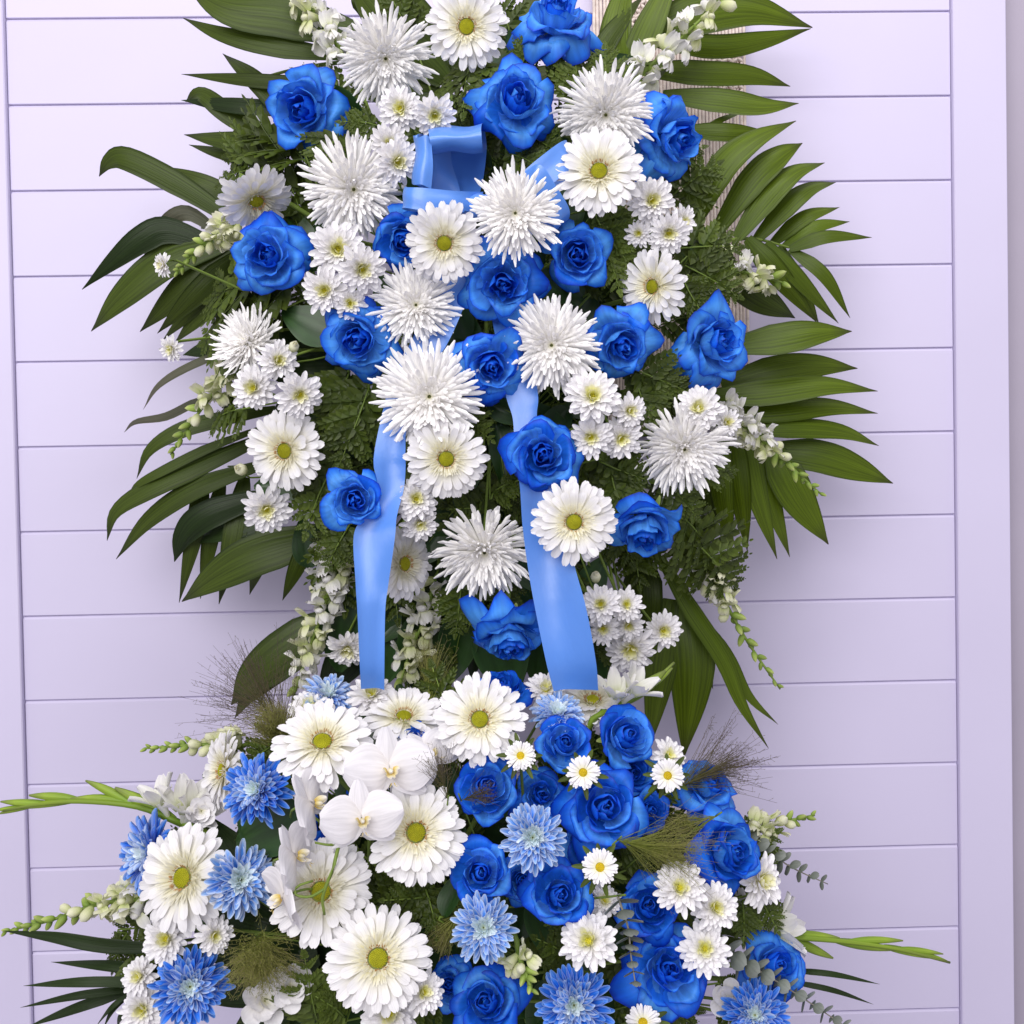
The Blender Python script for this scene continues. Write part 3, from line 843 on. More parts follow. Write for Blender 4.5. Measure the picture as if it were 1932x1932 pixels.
def plume(b, t, Y0, Y1, spread, count, label, mat='plume', low=1, seeds=5, thick=.00022, curl=.25, side=3):
    p0, p1 = P(b[0], b[1], Y0), P(t[0], t[1], Y1)
    ax = p1 - p0; L = ax.length
    r = thing('fountain_grass', label, 'grass', p0, ax.to_track_quat('X', 'Z'), 'wispy grass plumes')
    m = MB()
    for i in range(count):
        s0 = random.uniform(0, .5) * L
        a = random.uniform(0, 2 * pi)
        e = spread * sqrt(random.random())
        l = (L - s0) * random.uniform(.65, 1.08)
        d = Vector((cos(e), sin(e) * cos(a), sin(e) * sin(a)))
        c = Vector((random.uniform(-.1, .1), random.uniform(-1, 1), random.uniform(-1, 1))) * curl * .35 * l
        pts = [Vector((s0, 0, 0)) + d * l * q + c * q * q for q in (0, .35, .7, 1)]
        b0 = len(m.uv)
        m.tube(pts, thick * 1.3, thick * .6, 3, False)
        for k in range(seeds):
            q = random.uniform(.35, 1)
            pp = pts[1].lerp(pts[2], (q - .35) / .35) if q < .7 else pts[2].lerp(pts[3], (q - .7) / .3)
            off = Vector((random.uniform(.2, 1), random.uniform(-1, 1), random.uniform(-1, 1))).normalized()
            if side: m.tube([pp, pp + off * .0045], thick * .6, thick * .5, 3, False)
            e1 = pp + off * (.0045 if side else 0)
            n0 = len(m.uv)
            m.tube([e1, e1 + off * .0008, e1 + off * .0019], .0003, .0001, 4, False)
            for z in range(n0, n0 + 4): pass
    pl = ob('plume', m.mesh('plume', M[mat]), r)
    pl['kind'] = 'stuff'
    stem_to(r, p0, ax.normalized(), low, .0009, 'stem', .0)
    return r

# ------------------------------------------------------------------ ribbon
def ribbon_strip(rows, nu=12, sub=8, cup=0.0, nm='tail'):
    """rows of (left point, right point) in world space -> smooth strip"""
    A = spline([a for a, b in rows], sub * (len(rows) - 1)); B = spline([b for a, b in rows], sub * (len(rows) - 1))
    m = MB(); nv = len(A) - 1
    for j in range(nv + 1):
        tg = (A[min(j + 1, nv)] + B[min(j + 1, nv)] - A[max(j - 1, 0)] - B[max(j - 1, 0)])
        nn = (B[j] - A[j]).cross(tg)
        if nn.length > 0: nn.normalize()
        wd = (B[j] - A[j]).length
        for i in range(nu + 1):
            u = i / nu
            m.v.append(tuple(A[j].lerp(B[j], u) + nn * (cup * wd * (1 - (2 * u - 1) ** 2) + .035 * wd * sin(2 * pi * u + .09 * j))))
            m.uv.append((u, j / 8))
    for j in range(nv):
        for i in range(nu):
            a = j * (nu + 1) + i
            m.f.append((a, a + 1, a + nu + 2, a + nu + 1))
    return m
def band(rows, cup=.0, nm='tail'):           # rows: (x0, y0, Y0, x1, y1, Y1) left edge and right edge
    return ribbon_strip([(P(a, b, c), P(d, e, f)) for a, b, c, d, e, f in rows], cup=cup)

# ================================================================== what holds the flowers
foam = thing('foam_block', 'dark green floral foam block inside the upper spray', 'foam', P(950, 1000, -.16))
fo = Vector(foam.location)
a, b = P(790, 1010, -.17), P(1130, 260, -.17)
ob('brick', MB().box(a.x, b.x, -.22, -.13, a.z, b.z).mesh('brick', M['foam'], False), foam, T(*(-fo)))
foam2 = thing('foam_block', 'dark green floral foam block inside the lower basket', 'foam', P(880, 2000, -.36))
fo = Vector(foam2.location)
a, b = P(560, 2080, -.36), P(1260, 1520, -.36)
ob('brick', MB().box(a.x, b.x, -.42, -.28, a.z, b.z).mesh('brick', M['foam'], False), foam2, T(*(-fo)))
es = thing('easel', 'dark green wire easel standing behind the flowers', 'easel', Vector((P(950, 1000, -.16).x, -.16, FLOOR)))
eo = Vector(es.location)
top = P(950, 330, -.115)
for dx, dy in ((-.32, -.16), (.32, -.16), (0, .08)):
    ob('leg', MB().tube([top - eo, Vector((dx, dy, 0))], .006, .006, 8).mesh('leg', M['metal']), es)
zz = P(880, 2080, -.35).z
ob('tray', MB().box(-.24, .20, -.28, -.10, zz - .02 - FLOOR, zz - .001 - FLOOR).mesh('tray', M['metal'], False), es)

# woven cord hanging behind the spray
mc = thing('macrame_hanging', 'beige knotted cotton cord hanging on the wall behind the top right palm leaves', 'hanging', P(1270, 800, -.02))
mo = Vector(mc.location)
a, b = P(1130, 800, -.024), P(1409, -120, -.024)
m = MB()
ncord = int((b.x - a.x) / .0052)
for i in range(ncord):
    x = a.x + (i + .5) * .0052
    pts = [(x + random.uniform(-.0004, .0004), -.026 + random.uniform(-.001, .001), lerp(a.z - random.uniform(0, .02), b.z, k / 14)) for k in range(15)]
    m.tube(pts, .0025, .0025, 6, False)
o = ob('cords', m.mesh('cords', M['cord']), mc, T(*(-mo))); o['kind'] = 'stuff'
m = MB()
for (xa, xb, ya, yb) in ((1344, 1411, 86, 186), (1150, 1290, -40, 60)):
    pa, pb = P(xa, yb, -.03), P(xb, ya, -.03)
    nx_, nz_ = int((pb.x - pa.x) / .0078), int((pb.z - pa.z) / .0066)
    for i in range(nx_):
        for k in range(nz_):
            x = pa.x + (i + .5) * .0078; z = pa.z + (k + .5) * .0066
            A = T(x, -.030, z) @ Matrix.Rotation((.75 if (i + k) % 2 else -.75) + random.uniform(-.2, .2), 4, 'Y')
            m.blob(A @ T(-.0052, 0, 0) @ S(.0104, .0058, .0052), 6, 4)
o = ob('knots', m.mesh('knots', M['cord']), mc, T(*(-mo))); o['kind'] = 'stuff'
ob('dowel', MB().tube([P(1120, -125, -.026) - mo, P(1420, -125, -.026) - mo], .007, .007, 10).mesh('dowel', M['wood']), mc)

# ================================================================== palm fronds
palm([(700, 110), (560, 130), (450, 160)], (-.20, -.15), [
    ([(690, 70), (540, 30), (430, 15), (352, -25)], 84), ([(640, 105), (520, 88), (420, 65), (345, 34)], 40),
    ([(620, 160), (480, 152), (342, 140)], 27), ([(560, 240), (480, 150), (420, 101)], 42),
    ([(600, 210), (450, 200), (342, 189)], 34, 'palmd'), ([(520, 270), (430, 215), (380, 178), (350, 192)], 42),
    ([(600, 282), (450, 268), (347, 254)], 46), ([(520, 305), (430, 292), (356, 273)], 28), ([(700, 40), (690, -10), (670, -60)], 60)], 'palml',
    'palm frond with leaflets fanning out beside the topmost snapdragon and rose')
palm([(560, 470), (450, 440), (380, 430)], (-.21, -.16), [
    ([(455, 425), (340, 350), (240, 300), (205, 305), (187, 333)], 46), ([(470, 385), (380, 345), (290, 313)], 40),
    ([(425, 450), (360, 404), (320, 414), (290, 455), (264, 508)], 30, 'palmb'), ([(420, 470), (320, 435), (270, 450), (215, 492), (155, 546)], 52, 'palmd'),
    ([(430, 455), (320, 490), (230, 560), (172, 625)], 74), ([(440, 470), (350, 540), (264, 626)], 58),
    ([(450, 480), (375, 550), (297, 629)], 44), ([(455, 490), (385, 560), (307, 642)], 40), ([(465, 500), (400, 570), (329, 648)], 46),
    ([(460, 610), (405, 650), (345, 670)], 44, 'palmd'), ([(455, 655), (365, 688), (300, 727), (270, 773)], 17, 'palmb')], 'palml',
    'palm frond with drooping leaflets behind the round blue rose and cream snapdragon')
palm([(640, 900), (520, 880), (430, 880)], (-.20, -.15), [
    ([(420, 745), (368, 760), (313, 786), (256, 796), (234, 816)], 17, 'palmb'), ([(520, 772), (400, 795), (333, 816), (281, 851), (258, 903)], 34),
    ([(500, 805), (393, 846), (306, 889), (258, 916), (244, 940)], 20), ([(500, 825), (368, 884), (281, 924), (218, 966), (202, 1020)], 46),
    ([(500, 875), (373, 921), (281, 981), (219, 1055)], 44), ([(500, 935), (393, 971), (348, 1009), (329, 1060)], 56, 'palmd'),
    ([(520, 975), (430, 1000), (343, 1024)], 46, 'palmd'), ([(385, 900), (368, 1000), (338, 1137)], 38), ([(420, 900), (398, 1010), (378, 1130)], 36),
    ([(462, 900), (440, 1020), (413, 1140)], 46), ([(500, 980), (490, 1050), (471, 1122)], 38), ([(580, 1020), (560, 1070), (533, 1133)], 34),
    ([(660, 1000), (500, 1042), (410, 1085), (343, 1135)], 84)], 'palml',
    'palm frond with crossing leaflets below the oval tilted gerbera', low=0)
palm([(720, 1120), (640, 1180), (560, 1250)], (-.21, -.17), [
    ([(650, 1160), (560, 1215), (480, 1275), (436, 1330)], 90), ([(600, 1225), (520, 1270), (470, 1310), (443, 1355)], 44), ([(700, 1180), (650, 1250), (600, 1330)], 80, 'palmd')], 'palml',
    'palm frond with one broad blade behind the hanging snapdragon and wispy grass')
palm([(860, 200), (800, 90), (770, -30)], (-.22, -.19), [
    ([(840, 150), (740, 60), (650, -50)], 84), ([(850, 140), (790, 50), (740, -60)], 84), ([(860, 130), (860, 40), (850, -60)], 80), ([(830, 170), (740, 160), (660, 170)], 84), ([(850, 190), (780, 230), (720, 300)], 84),
    ([(870, 180), (860, 260), (840, 330)], 84), ([(880, 150), (960, 80), (1020, -20)], 84), ([(890, 180), (980, 170), (1080, 120)], 84), ([(890, 200), (960, 250), (1040, 300)], 84)], 'palml',
    'palm frond behind the topmost gerbera and the top shaggy flower')
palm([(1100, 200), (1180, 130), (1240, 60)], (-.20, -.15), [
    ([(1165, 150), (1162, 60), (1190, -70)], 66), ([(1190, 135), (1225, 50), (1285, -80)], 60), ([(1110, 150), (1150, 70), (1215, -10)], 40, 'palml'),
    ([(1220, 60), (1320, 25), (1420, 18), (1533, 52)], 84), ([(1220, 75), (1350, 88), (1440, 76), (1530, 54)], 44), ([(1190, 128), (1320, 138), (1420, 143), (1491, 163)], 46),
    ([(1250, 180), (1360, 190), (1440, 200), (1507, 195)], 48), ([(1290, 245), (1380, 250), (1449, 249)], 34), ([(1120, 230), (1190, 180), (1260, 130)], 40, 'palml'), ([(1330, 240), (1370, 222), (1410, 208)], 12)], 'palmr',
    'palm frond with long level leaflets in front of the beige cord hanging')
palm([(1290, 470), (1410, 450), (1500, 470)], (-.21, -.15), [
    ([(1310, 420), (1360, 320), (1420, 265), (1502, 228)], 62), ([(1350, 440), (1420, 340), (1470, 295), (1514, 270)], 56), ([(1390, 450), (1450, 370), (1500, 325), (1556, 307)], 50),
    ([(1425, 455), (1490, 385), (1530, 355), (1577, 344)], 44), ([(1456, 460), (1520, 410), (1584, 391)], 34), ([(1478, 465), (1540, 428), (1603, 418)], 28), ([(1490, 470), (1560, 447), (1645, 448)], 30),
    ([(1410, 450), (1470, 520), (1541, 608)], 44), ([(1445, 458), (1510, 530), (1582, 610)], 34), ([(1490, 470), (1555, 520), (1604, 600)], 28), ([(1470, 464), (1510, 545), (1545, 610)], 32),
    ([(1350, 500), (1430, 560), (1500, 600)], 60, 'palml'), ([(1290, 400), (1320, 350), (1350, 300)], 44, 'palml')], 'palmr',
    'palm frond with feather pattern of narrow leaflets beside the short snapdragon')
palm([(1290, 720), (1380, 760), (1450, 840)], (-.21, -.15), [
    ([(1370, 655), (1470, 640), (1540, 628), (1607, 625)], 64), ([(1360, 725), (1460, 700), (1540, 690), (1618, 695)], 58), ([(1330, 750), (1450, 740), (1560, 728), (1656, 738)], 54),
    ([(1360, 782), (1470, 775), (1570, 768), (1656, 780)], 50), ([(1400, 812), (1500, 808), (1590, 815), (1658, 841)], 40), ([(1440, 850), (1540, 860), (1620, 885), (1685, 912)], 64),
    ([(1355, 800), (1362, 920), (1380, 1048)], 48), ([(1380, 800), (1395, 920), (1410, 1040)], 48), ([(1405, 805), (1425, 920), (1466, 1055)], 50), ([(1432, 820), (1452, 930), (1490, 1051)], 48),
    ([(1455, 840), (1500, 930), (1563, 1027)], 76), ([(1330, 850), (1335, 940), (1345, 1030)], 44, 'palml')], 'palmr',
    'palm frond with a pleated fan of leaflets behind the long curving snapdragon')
palm([(1190, 1020), (1250, 1070), (1300, 1150)], (-.21, -.16), [
    ([(1262, 1010), (1305, 1070), (1337, 1134)], 24), ([(1245, 1050), (1300, 1145), (1365, 1245), (1400, 1330), (1450, 1412)], 36),
    ([(1300, 1140), (1370, 1232), (1412, 1312), (1468, 1367)], 24), ([(1290, 1130), (1305, 1260), (1290, 1430)], 92), ([(1265, 1130), (1245, 1270), (1222, 1420)], 66),
    ([(1210, 1050), (1215, 1140), (1225, 1230)], 76, 'palml'), ([(1270, 1100), (1290, 1110), (1298, 1140)], 20), ([(1300, 1150), (1330, 1240), (1345, 1300)], 26)], 'palmr',
    'palm frond hanging down with broad blades behind the lower right snapdragon')
palm([(330, 1850), (250, 1862)], (-.42, -.42), [
    ([(330, 1790), (200, 1785), (100, 1768), (5, 1756)], 28), ([(320, 1835), (200, 1822), (96, 1815)], 22), ([(300, 1853), (160, 1853), (44, 1860)], 19),
    ([(255, 1866), (150, 1878), (38, 1901)], 16), ([(245, 1870), (150, 1900), (50, 1938)], 20), ([(240, 1875), (180, 1938)], 11), ([(248, 1872), (195, 1940)], 11), ([(255, 1895), (222, 1942)], 13)], 'palmd',
    'dark narrow leaved palm frond under the green snapdragon spike', low=1, cat='palm frond')
palm([(1420, 1840), (1515, 1846)], (-.40, -.40), [
    ([(1480, 1830), (1570, 1838), (1660, 1857)], 12), ([(1480, 1850), (1570, 1868), (1648, 1895)], 11)], 'palmd',
    'dark palm frond with two thin leaflets beside the eucalyptus', low=1)

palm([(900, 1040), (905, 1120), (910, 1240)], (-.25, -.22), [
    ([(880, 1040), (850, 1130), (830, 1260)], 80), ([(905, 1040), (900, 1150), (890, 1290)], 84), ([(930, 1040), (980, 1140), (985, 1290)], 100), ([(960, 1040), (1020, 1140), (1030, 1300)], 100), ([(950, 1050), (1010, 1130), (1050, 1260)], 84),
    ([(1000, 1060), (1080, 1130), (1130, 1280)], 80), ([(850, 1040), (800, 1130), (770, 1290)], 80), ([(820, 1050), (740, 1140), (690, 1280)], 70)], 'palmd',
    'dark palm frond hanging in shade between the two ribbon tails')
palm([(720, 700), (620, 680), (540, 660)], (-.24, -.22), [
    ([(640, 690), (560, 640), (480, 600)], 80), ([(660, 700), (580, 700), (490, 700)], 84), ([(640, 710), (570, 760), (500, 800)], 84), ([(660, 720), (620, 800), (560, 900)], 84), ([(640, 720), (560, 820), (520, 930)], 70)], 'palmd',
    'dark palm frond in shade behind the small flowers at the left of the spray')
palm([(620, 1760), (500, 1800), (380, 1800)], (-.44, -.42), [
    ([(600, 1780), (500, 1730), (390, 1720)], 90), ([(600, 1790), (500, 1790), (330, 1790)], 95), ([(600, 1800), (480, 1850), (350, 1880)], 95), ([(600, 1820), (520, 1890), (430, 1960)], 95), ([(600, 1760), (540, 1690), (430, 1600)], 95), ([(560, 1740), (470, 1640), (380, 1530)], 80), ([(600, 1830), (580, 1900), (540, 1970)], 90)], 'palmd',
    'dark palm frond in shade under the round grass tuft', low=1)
# ================================================================== roses
RU = [
    (1045, 30, 165, .05, 1.0, .0, 'turned upwards at the very top beside a gerbera', 2, .55), (572, 205, 172, -.35, .05, .0, 'between the top left palm leaflets and a shaggy flower', 2, 1),
    (973, 195, 172, .1, .32, .01, 'opened wide above the ribbon bow', 4, 1), (1278, 258, 165, 1.3, .05, .0, 'seen side-on against the beige cords', 2, 1),
    (505, 485, 158, -.25, .1, .01, 'just below the greenish tilted gerbera', 1, 1), (757, 450, 125, .1, -.1, -.005, 'half hidden behind a gerbera under the bow', 3, 1),
    (950, 535, 165, .1, -.05, .015, 'in the middle under a shaggy flower over the ribbon', 1, 1), (1093, 485, 150, .12, -.1, .005, 'next to bright green fern under the right bow loop', 0, 1),
    (680, 640, 158, -.1, -.15, .01, 'with two loose upper petals beside a dark broad leaf', 4, 1), (928, 690, 155, .1, -.2, .01, 'overlapping the right ribbon tail between two shaggy flowers', 1, 1),
    (1172, 650, 152, .2, -.15, .005, 'above a pair of small chrysanthemums beneath the side-turned gerbera', 4, 1), (1350, 650, 168, .85, .0, .0, 'side-on in front of the right palm leaves', 2, 1),
    (1027, 855, 156, .1, .05, .035, 'covering the right ribbon tail above a gerbera', 3, 1), (668, 945, 130, -.05, -.1, .08, 'lying on the left ribbon tail', 0, 1),
    (1222, 1000, 162, .2, -1.0, .01, 'nodding downwards beside the lowest gerbera of the spray', 0, .75), (960, 1208, 162, .0, -1.0, .05, 'nodding between the two ribbon ends', 4, .5)]
for x, y, d, nx, ny, dz, wh, pr, nz in RU: rose(x, y, d, nx, ny, dz, wh, 0, pr + 5 if pr != 1 else random.choice((6, 10)), None, nz)
RL = [
    (945, 1300, 135, .0, .9, -.05, 'peeping out behind the top middle gerbera of the basket', 3, .6), (1183, 1388, 140, .55, .35, -.01, 'cupped bud beside the gladiolus bud', 0, 1),
    (1062, 1402, 125, .12, .3, -.01, 'cupped bud between two small asters', 0, 1), (915, 1490, 142, -.05, .2, .0, 'directly under the middle gerbera beside two asters', 0, 1),
    (1138, 1525, 178, .05, .12, .012, 'wide open below the aster in the middle of the roses', 1, 1), (1228, 1530, 100, .4, .2, -.03, 'tucked behind the wide open rose and grass plume', 3, 1),
    (1335, 1480, 130, .5, .5, -.04, 'veiled by a wispy grass plume', 2, .8), (1380, 1605, 172, 1.1, .1, -.005, 'large and side-on next to the small right snapdragon', 1, 1),
    (905, 1645, 138, -.05, .1, .005, 'beside the pale blue chrysanthemum and the right orchid gerbera', 0, 1), (1053, 1688, 146, .1, .1, .015, 'below the pale blue chrysanthemum beside the yellow-eyed aster', 1, 1),
    (1228, 1710, 138, .25, .15, .0, 'beside three small white chrysanthemums', 3, 1), (1262, 1835, 172, .25, -.1, .012, 'broad one under the eucalyptus tip', 4, 1),
    (920, 1895, 150, -.05, -.05, .01, 'at the bottom under the dappled blue chrysanthemum', 1, 1), (1462, 1825, 148, .5, .05, -.01, 'under the gladiolus stalk crossed by eucalyptus', 2, 1),
    (845, 1860, 100, -.3, .0, -.03, 'mostly hidden beside the lowest gerbera', 2, 1), (778, 1395, 90, .0, .6, -.03, 'just showing above the upper orchid', 3, 1),
    (690, 1505, 95, .0, .2, -.05, 'glimpsed between the orchid blooms', 3, 1), (555, 1555, 90, -.2, .2, -.05, 'glimpsed beside the blue chrysanthemum and the side-on orchid', 1, 1),
    (1020, 1500, 110, .1, .1, -.04, 'deep in shade behind the pale blue chrysanthemum', 4, 1), (985, 1660, 95, 0, .1, -.035, 'squeezed between two spiral roses', 2, 1),
    (1195, 1455, 110, .3, .2, -.05, 'below the cupped bud behind an aster', 3, 1), (620, 1590, 80, -.1, .1, -.05, 'deep behind the lower orchid', 3, 1), (1110, 1590, 110, .1, .1, -.045, 'under the wide open rose', 3, 1)]
for x, y, d, nx, ny, dz, wh, pr, nz in RL: rose(x, y, d, nx, ny, dz, wh, 1, pr, None, nz)

# ================================================================== gerberas
for x, y, d, nx, ny, dz, wh, low, nz in [
    (880, 50, 160, .0, .15, .01, 'at the very top beside the upturned rose', 0, 1), (1130, 322, 176, .0, .42, .035, 'right of the ribbon bow under a shaggy flower', 0, 1),
    (838, 459, 156, -.12, -.08, .03, 'just below the ribbon bow beside a half hidden rose', 0, 1), (484, 380, 148, .35, -.85, .0, 'tilted and greenish above the round left rose', 0, 1),
    (1230, 541, 148, -.65, .05, .0, 'turned sideways beneath three small chrysanthemums', 0, 1), (536, 851, 164, -.55, -.05, .01, 'oval and tilted above the crossing palm leaflets', 0, 1),
    (842, 866, 162, .0, -.1, .03, 'under the biggest shaggy flower beside the left ribbon tail', 0, 1), (1083, 985, 166, .0, -.05, .068, 'laid over the right ribbon tail', 0, 1),
    (764, 1064, 150, .9, .0, .0, 'half hidden behind the left ribbon tail', 0, 1),
    (608, 1398, 196, -.02, .65, .02, 'above the upper orchids on the left of the basket', 1, 1), (905, 1357, 180, .0, .2, .01, 'tall one in the middle under the nodding rose', 1, 1),
    (762, 1350, 158, .1, .95, -.045, 'standing behind between two other gerberas', 1, 1), (785, 1571, 202, .12, .08, .01, 'right of the orchids beside the roses', 1, 1),
    (605, 1682, 206, .0, .1, .01, 'crossed by the curved orchid stem', 1, 1), (713, 1808, 208, .0, .12, .03, 'lowest and largest above the fern', 1, 1),
    (343, 1656, 210, -.7, .08, .02, 'between two blue tinted chrysanthemums', 1, 1), (418, 1452, 150, -2.4, .3, -.02, 'seen edge-on next to the short green snapdragon', 1, 1),
    (1118, 1320, 145, .1, 1.2, -.06, 'hidden behind the cupped rose by the right ribbon end', 1, 1)]:
    gerbera(x, y, d, nx, ny, dz, wh, low, nz)

# ================================================================== spider chrysanthemums
for x, y, d, nx, ny, dz, wh, eo in [
    (728, 112, 172, .05, -.25, .005, 'below the topmost snapdragon', -.25), (1143, 218, 174, .0, -.22, .015, 'behind the gerbera right of the bow', -.2),
    (668, 358, 190, .1, -.1, .02, 'left of the ribbon bow', -.25), (972, 402, 166, -.05, .05, .058, 'right under the ribbon bow', -.2),
    (785, 575, 158, .05, .1, .005, 'under the gerbera below the bow beside the left ribbon tail', -.25), (1040, 652, 180, -.1, -.1, .02, 'between two roses right of the ribbon', -.2),
    (462, 642, 140, -.75, .6, .0, 'sweeping upwards above a cluster of small chrysanthemums', -.1), (810, 748, 205, .0, .05, .03, 'largest one above a gerbera', -.25),
    (914, 1046, 186, .0, -.6, .02, 'flopped downwards between the ribbon tails', -.1), (1293, 850, 172, .25, -.38, .01, 'flopped sideways at the start of the curving snapdragon', -.1)]:
    spider(x, y, d, nx, ny, dz, wh, 0, 1.0, eo)

# ================================================================== small white chrysanthemums
for x, y, d, nx, ny, dz, wh in [
    (755, 205, 88, -.1, .1, .015, 'under the top shaggy flower beside an open one'), (820, 218, 86, .1, -.1, .02, 'with sparse open petals above the bow'),
    (735, 272, 80, -.1, -.2, .015, 'half covered left of the bow'), (750, 305, 92, .15, -.05, .03, 'touching the left bow loop'),
    (637, 470, 112, -.1, .0, .02, 'topmost of the trio beside the round left rose'), (683, 508, 96, .05, -.05, .035, 'rightmost of the trio beside the half hidden rose'),
    (612, 548, 90, -.15, -.1, .025, 'lowest of the trio above the loose-petalled rose'), (660, 572, 70, 0, -.1, .01, 'behind the trio over a rose'),
    (1230, 378, 92, .2, .05, .02, 'touching the gerbera right of the bow'), (1262, 440, 84, .1, -.1, .02, 'above the sideways gerbera'), (1288, 418, 66, .6, .1, .0, 'turned outwards beside the feathery palm frond'),
    (1205, 440, 56, -.1, .0, -.005, 'small behind the bright fern'), (525, 680, 80, .3, .1, .015, 'beside a bud under the upswept shaggy flower'),
    (478, 732, 90, -.2, -.1, .015, 'next to the long left snapdragon'), (566, 745, 94, .3, -.1, .02, 'just above the oval tilted gerbera'), (503, 962, 98, .05, -.2, .01, 'below the oval tilted gerbera'),
    (1118, 747, 112, .0, .05, .025, 'largest of four beneath the sideways gerbera'), (1188, 775, 74, .35, .0, .02, 'outermost of four above the fern'), (1115, 825, 88, -.1, -.1, .015, 'left one of the lower pair beside a spiral rose'),
    (1172, 828, 84, .2, -.2, .012, 'right one of the lower pair beneath the outermost'), (1318, 770, 94, .1, .2, .005, 'above the sideways flopped shaggy flower'), (1372, 797, 62, .5, .1, -.01, 'at the root of the long curving snapdragon'),
    (785, 942, 90, .1, .1, .02, 'under the middle gerbera against the left ribbon tail'), (792, 988, 76, .2, -.3, .015, 'above the gerbera behind the left ribbon tail'),
    (306, 500, 52, -1.6, .1, .07, 'alone and edge-on in front of the left palm leaf'), (322, 658, 54, -.8, -.6, .06, 'alone and drooping below the left palm leaf'),
    (1133, 1140, 80, -.1, .1, .03, 'beside the right ribbon tail with a round bud'), (1182, 1140, 70, .2, .1, .02, 'upper right one of the cluster by the right ribbon tail'), (1138, 1186, 70, .0, -.3, .02, 'lower left one of the cluster by the right ribbon tail'),
    (1190, 1225, 104, -.1, -.4, .02, 'double and full over the broad palm blade'), (1252, 1190, 78, .3, -.2, .02, 'tip of the cluster over the broad palm blade'), (1185, 1180, 66, .1, -.5, .01, 'shaded in the cluster by the right ribbon tail'),
    (655, 1225, 84, -.2, -.9, .0, 'hanging behind the left ribbon end')]:
    mum(x, y, d, nx, ny, dz, wh, 0)
for x, y, d, nx, ny, dz, wh in [
    (700, 1310, 92, .1, .8, -.04, 'standing behind beneath the left ribbon end'), (585, 1335, 92, -.3, .6, -.04, 'behind the left top gerbera'), (1030, 1300, 84, .1, .8, -.06, 'behind the blue chrysanthemum by the right ribbon end'),
    (312, 1772, 96, -.2, .0, .01, 'under the gerbera between the blue chrysanthemums'), (405, 1765, 78, .2, -.4, .0, 'above the round grass tuft'), (262, 1842, 78, -.5, .0, .0, 'beside the lowest left blue chrysanthemum'),
    (268, 1905, 92, -.3, -.1, .005, 'at the bottom by the narrow palm leaves'), (1110, 1775, 116, .0, .1, .02, 'single one below the roses beside eucalyptus'), (1283, 1675, 104, .1, .2, .02, 'uppermost of three beside the large side-on rose'),
    (1350, 1712, 98, .2, .1, .02, 'outer one of three beside the large side-on rose'), (1330, 1790, 104, .1, -.1, .02, 'lowest of three beside the large side-on rose'), (1437, 1662, 110, .9, .1, -.02, 'behind the large side-on rose'),
    (735, 1912, 116, -.05, -.1, .015, 'under the lowest gerbera'), (800, 1872, 88, .25, .0, .015, 'right of the lowest gerbera'), (1262, 1425, 72, .4, .3, -.03, 'behind the aster near the grass plume'), (1140, 1700, 70, .2, .2, -.02, 'shaded behind the eucalyptus')]:
    mum(x, y, d, nx, ny, dz, wh, 1)

# ================================================================== blue chrysanthemums and asters
for x, y, d, nx, ny, dz, wh, li in [
    (483, 1490, 142, -.5, .25, .01, 'with its back to the left top gerbera', 0), (620, 1310, 100, .1, .9, -.045, 'rising behind the left top gerbera', 1), (278, 1610, 150, -1.6, .15, -.01, 'edge-on behind the outer left gerbera', 0),
    (455, 1660, 142, .15, .05, .0, 'between two gerberas above the round grass tuft', 1), (358, 1862, 148, -.1, .0, .02, 'deep blue at the bottom left', 0), (1005, 1580, 130, .0, .05, .03, 'palest one in the middle of the roses', 1),
    (912, 1750, 128, -.05, .05, .025, 'dappled one right of the lowest gerbera', 1), (1083, 1897, 152, .0, -.05, .03, 'large at the bottom beside the snapdragon buds', 0), (1052, 1345, 108, .1, .9, -.03, 'peeping behind the cupped roses', 1), (1425, 1915, 128, .1, .1, .02, 'under the eucalyptus at the bottom right', 0)]:
    bluemum(x, y, d, nx, ny, dz, wh, 1, 1.0, li)
for x, y, d, nx, ny, dz, wh in [
    (982, 1425, 64, .0, .25, .02, 'touching the top middle gerbera'), (1100, 1457, 70, .0, .2, .02, 'above the wide open rose'), (1260, 1463, 68, .1, .15, .02, 'by the wispy grass plume'),
    (1132, 1636, 74, .0, .1, .035, 'beside the olive grass plume'), (1213, 1928, 74, .0, .3, .02, 'at the bottom under the broad rose')]:
    aster(x, y, d, nx, ny, dz, wh)

# ================================================================== orchid spray: blooms on one curved stem
osp = thing('orchid_spray', 'white moth orchid spray with yellow lips on a curved green stem', 'orchid', P(700, 1500, -.55))
oo = Vector(osp.location)
for x, y, d, nx, ny, dz, ro, wh, nz in [
    (735, 1452, 172, .12, .05, .045, .05, 'broad white bloom facing forward with yellow lip', 1), (682, 1545, 156, .12, -.05, .065, .05, 'broad white bloom over the large gerbera', 1),
    (588, 1517, 160, 1.0, .2, .045, .5, 'bloom seen side-on', .55), (556, 1615, 150, 1.0, .1, .06, .35, 'bloom seen side-on', .55), (535, 1692, 140, -1.2, -.3, .06, -.3, 'bloom turned away', .4),
    (812, 1425, 125, .3, .5, .0, .6, 'bloom half hidden behind another', 1)]:
    orchid(osp, oo, x, y, d, nx, ny, dz, ro, 'white orchid ' + wh, nz)
ob('main_stem', MB().tube([v - oo for v in spline([P(720, 1480, -.55), P(660, 1560, -.575), P(640, 1595, -.60), P(628, 1640, -.612), P(609, 1690, -.612), P(612, 1725, -.605)], 16)], .0022, .0014, 7).mesh('main_stem', M['stem']), osp)
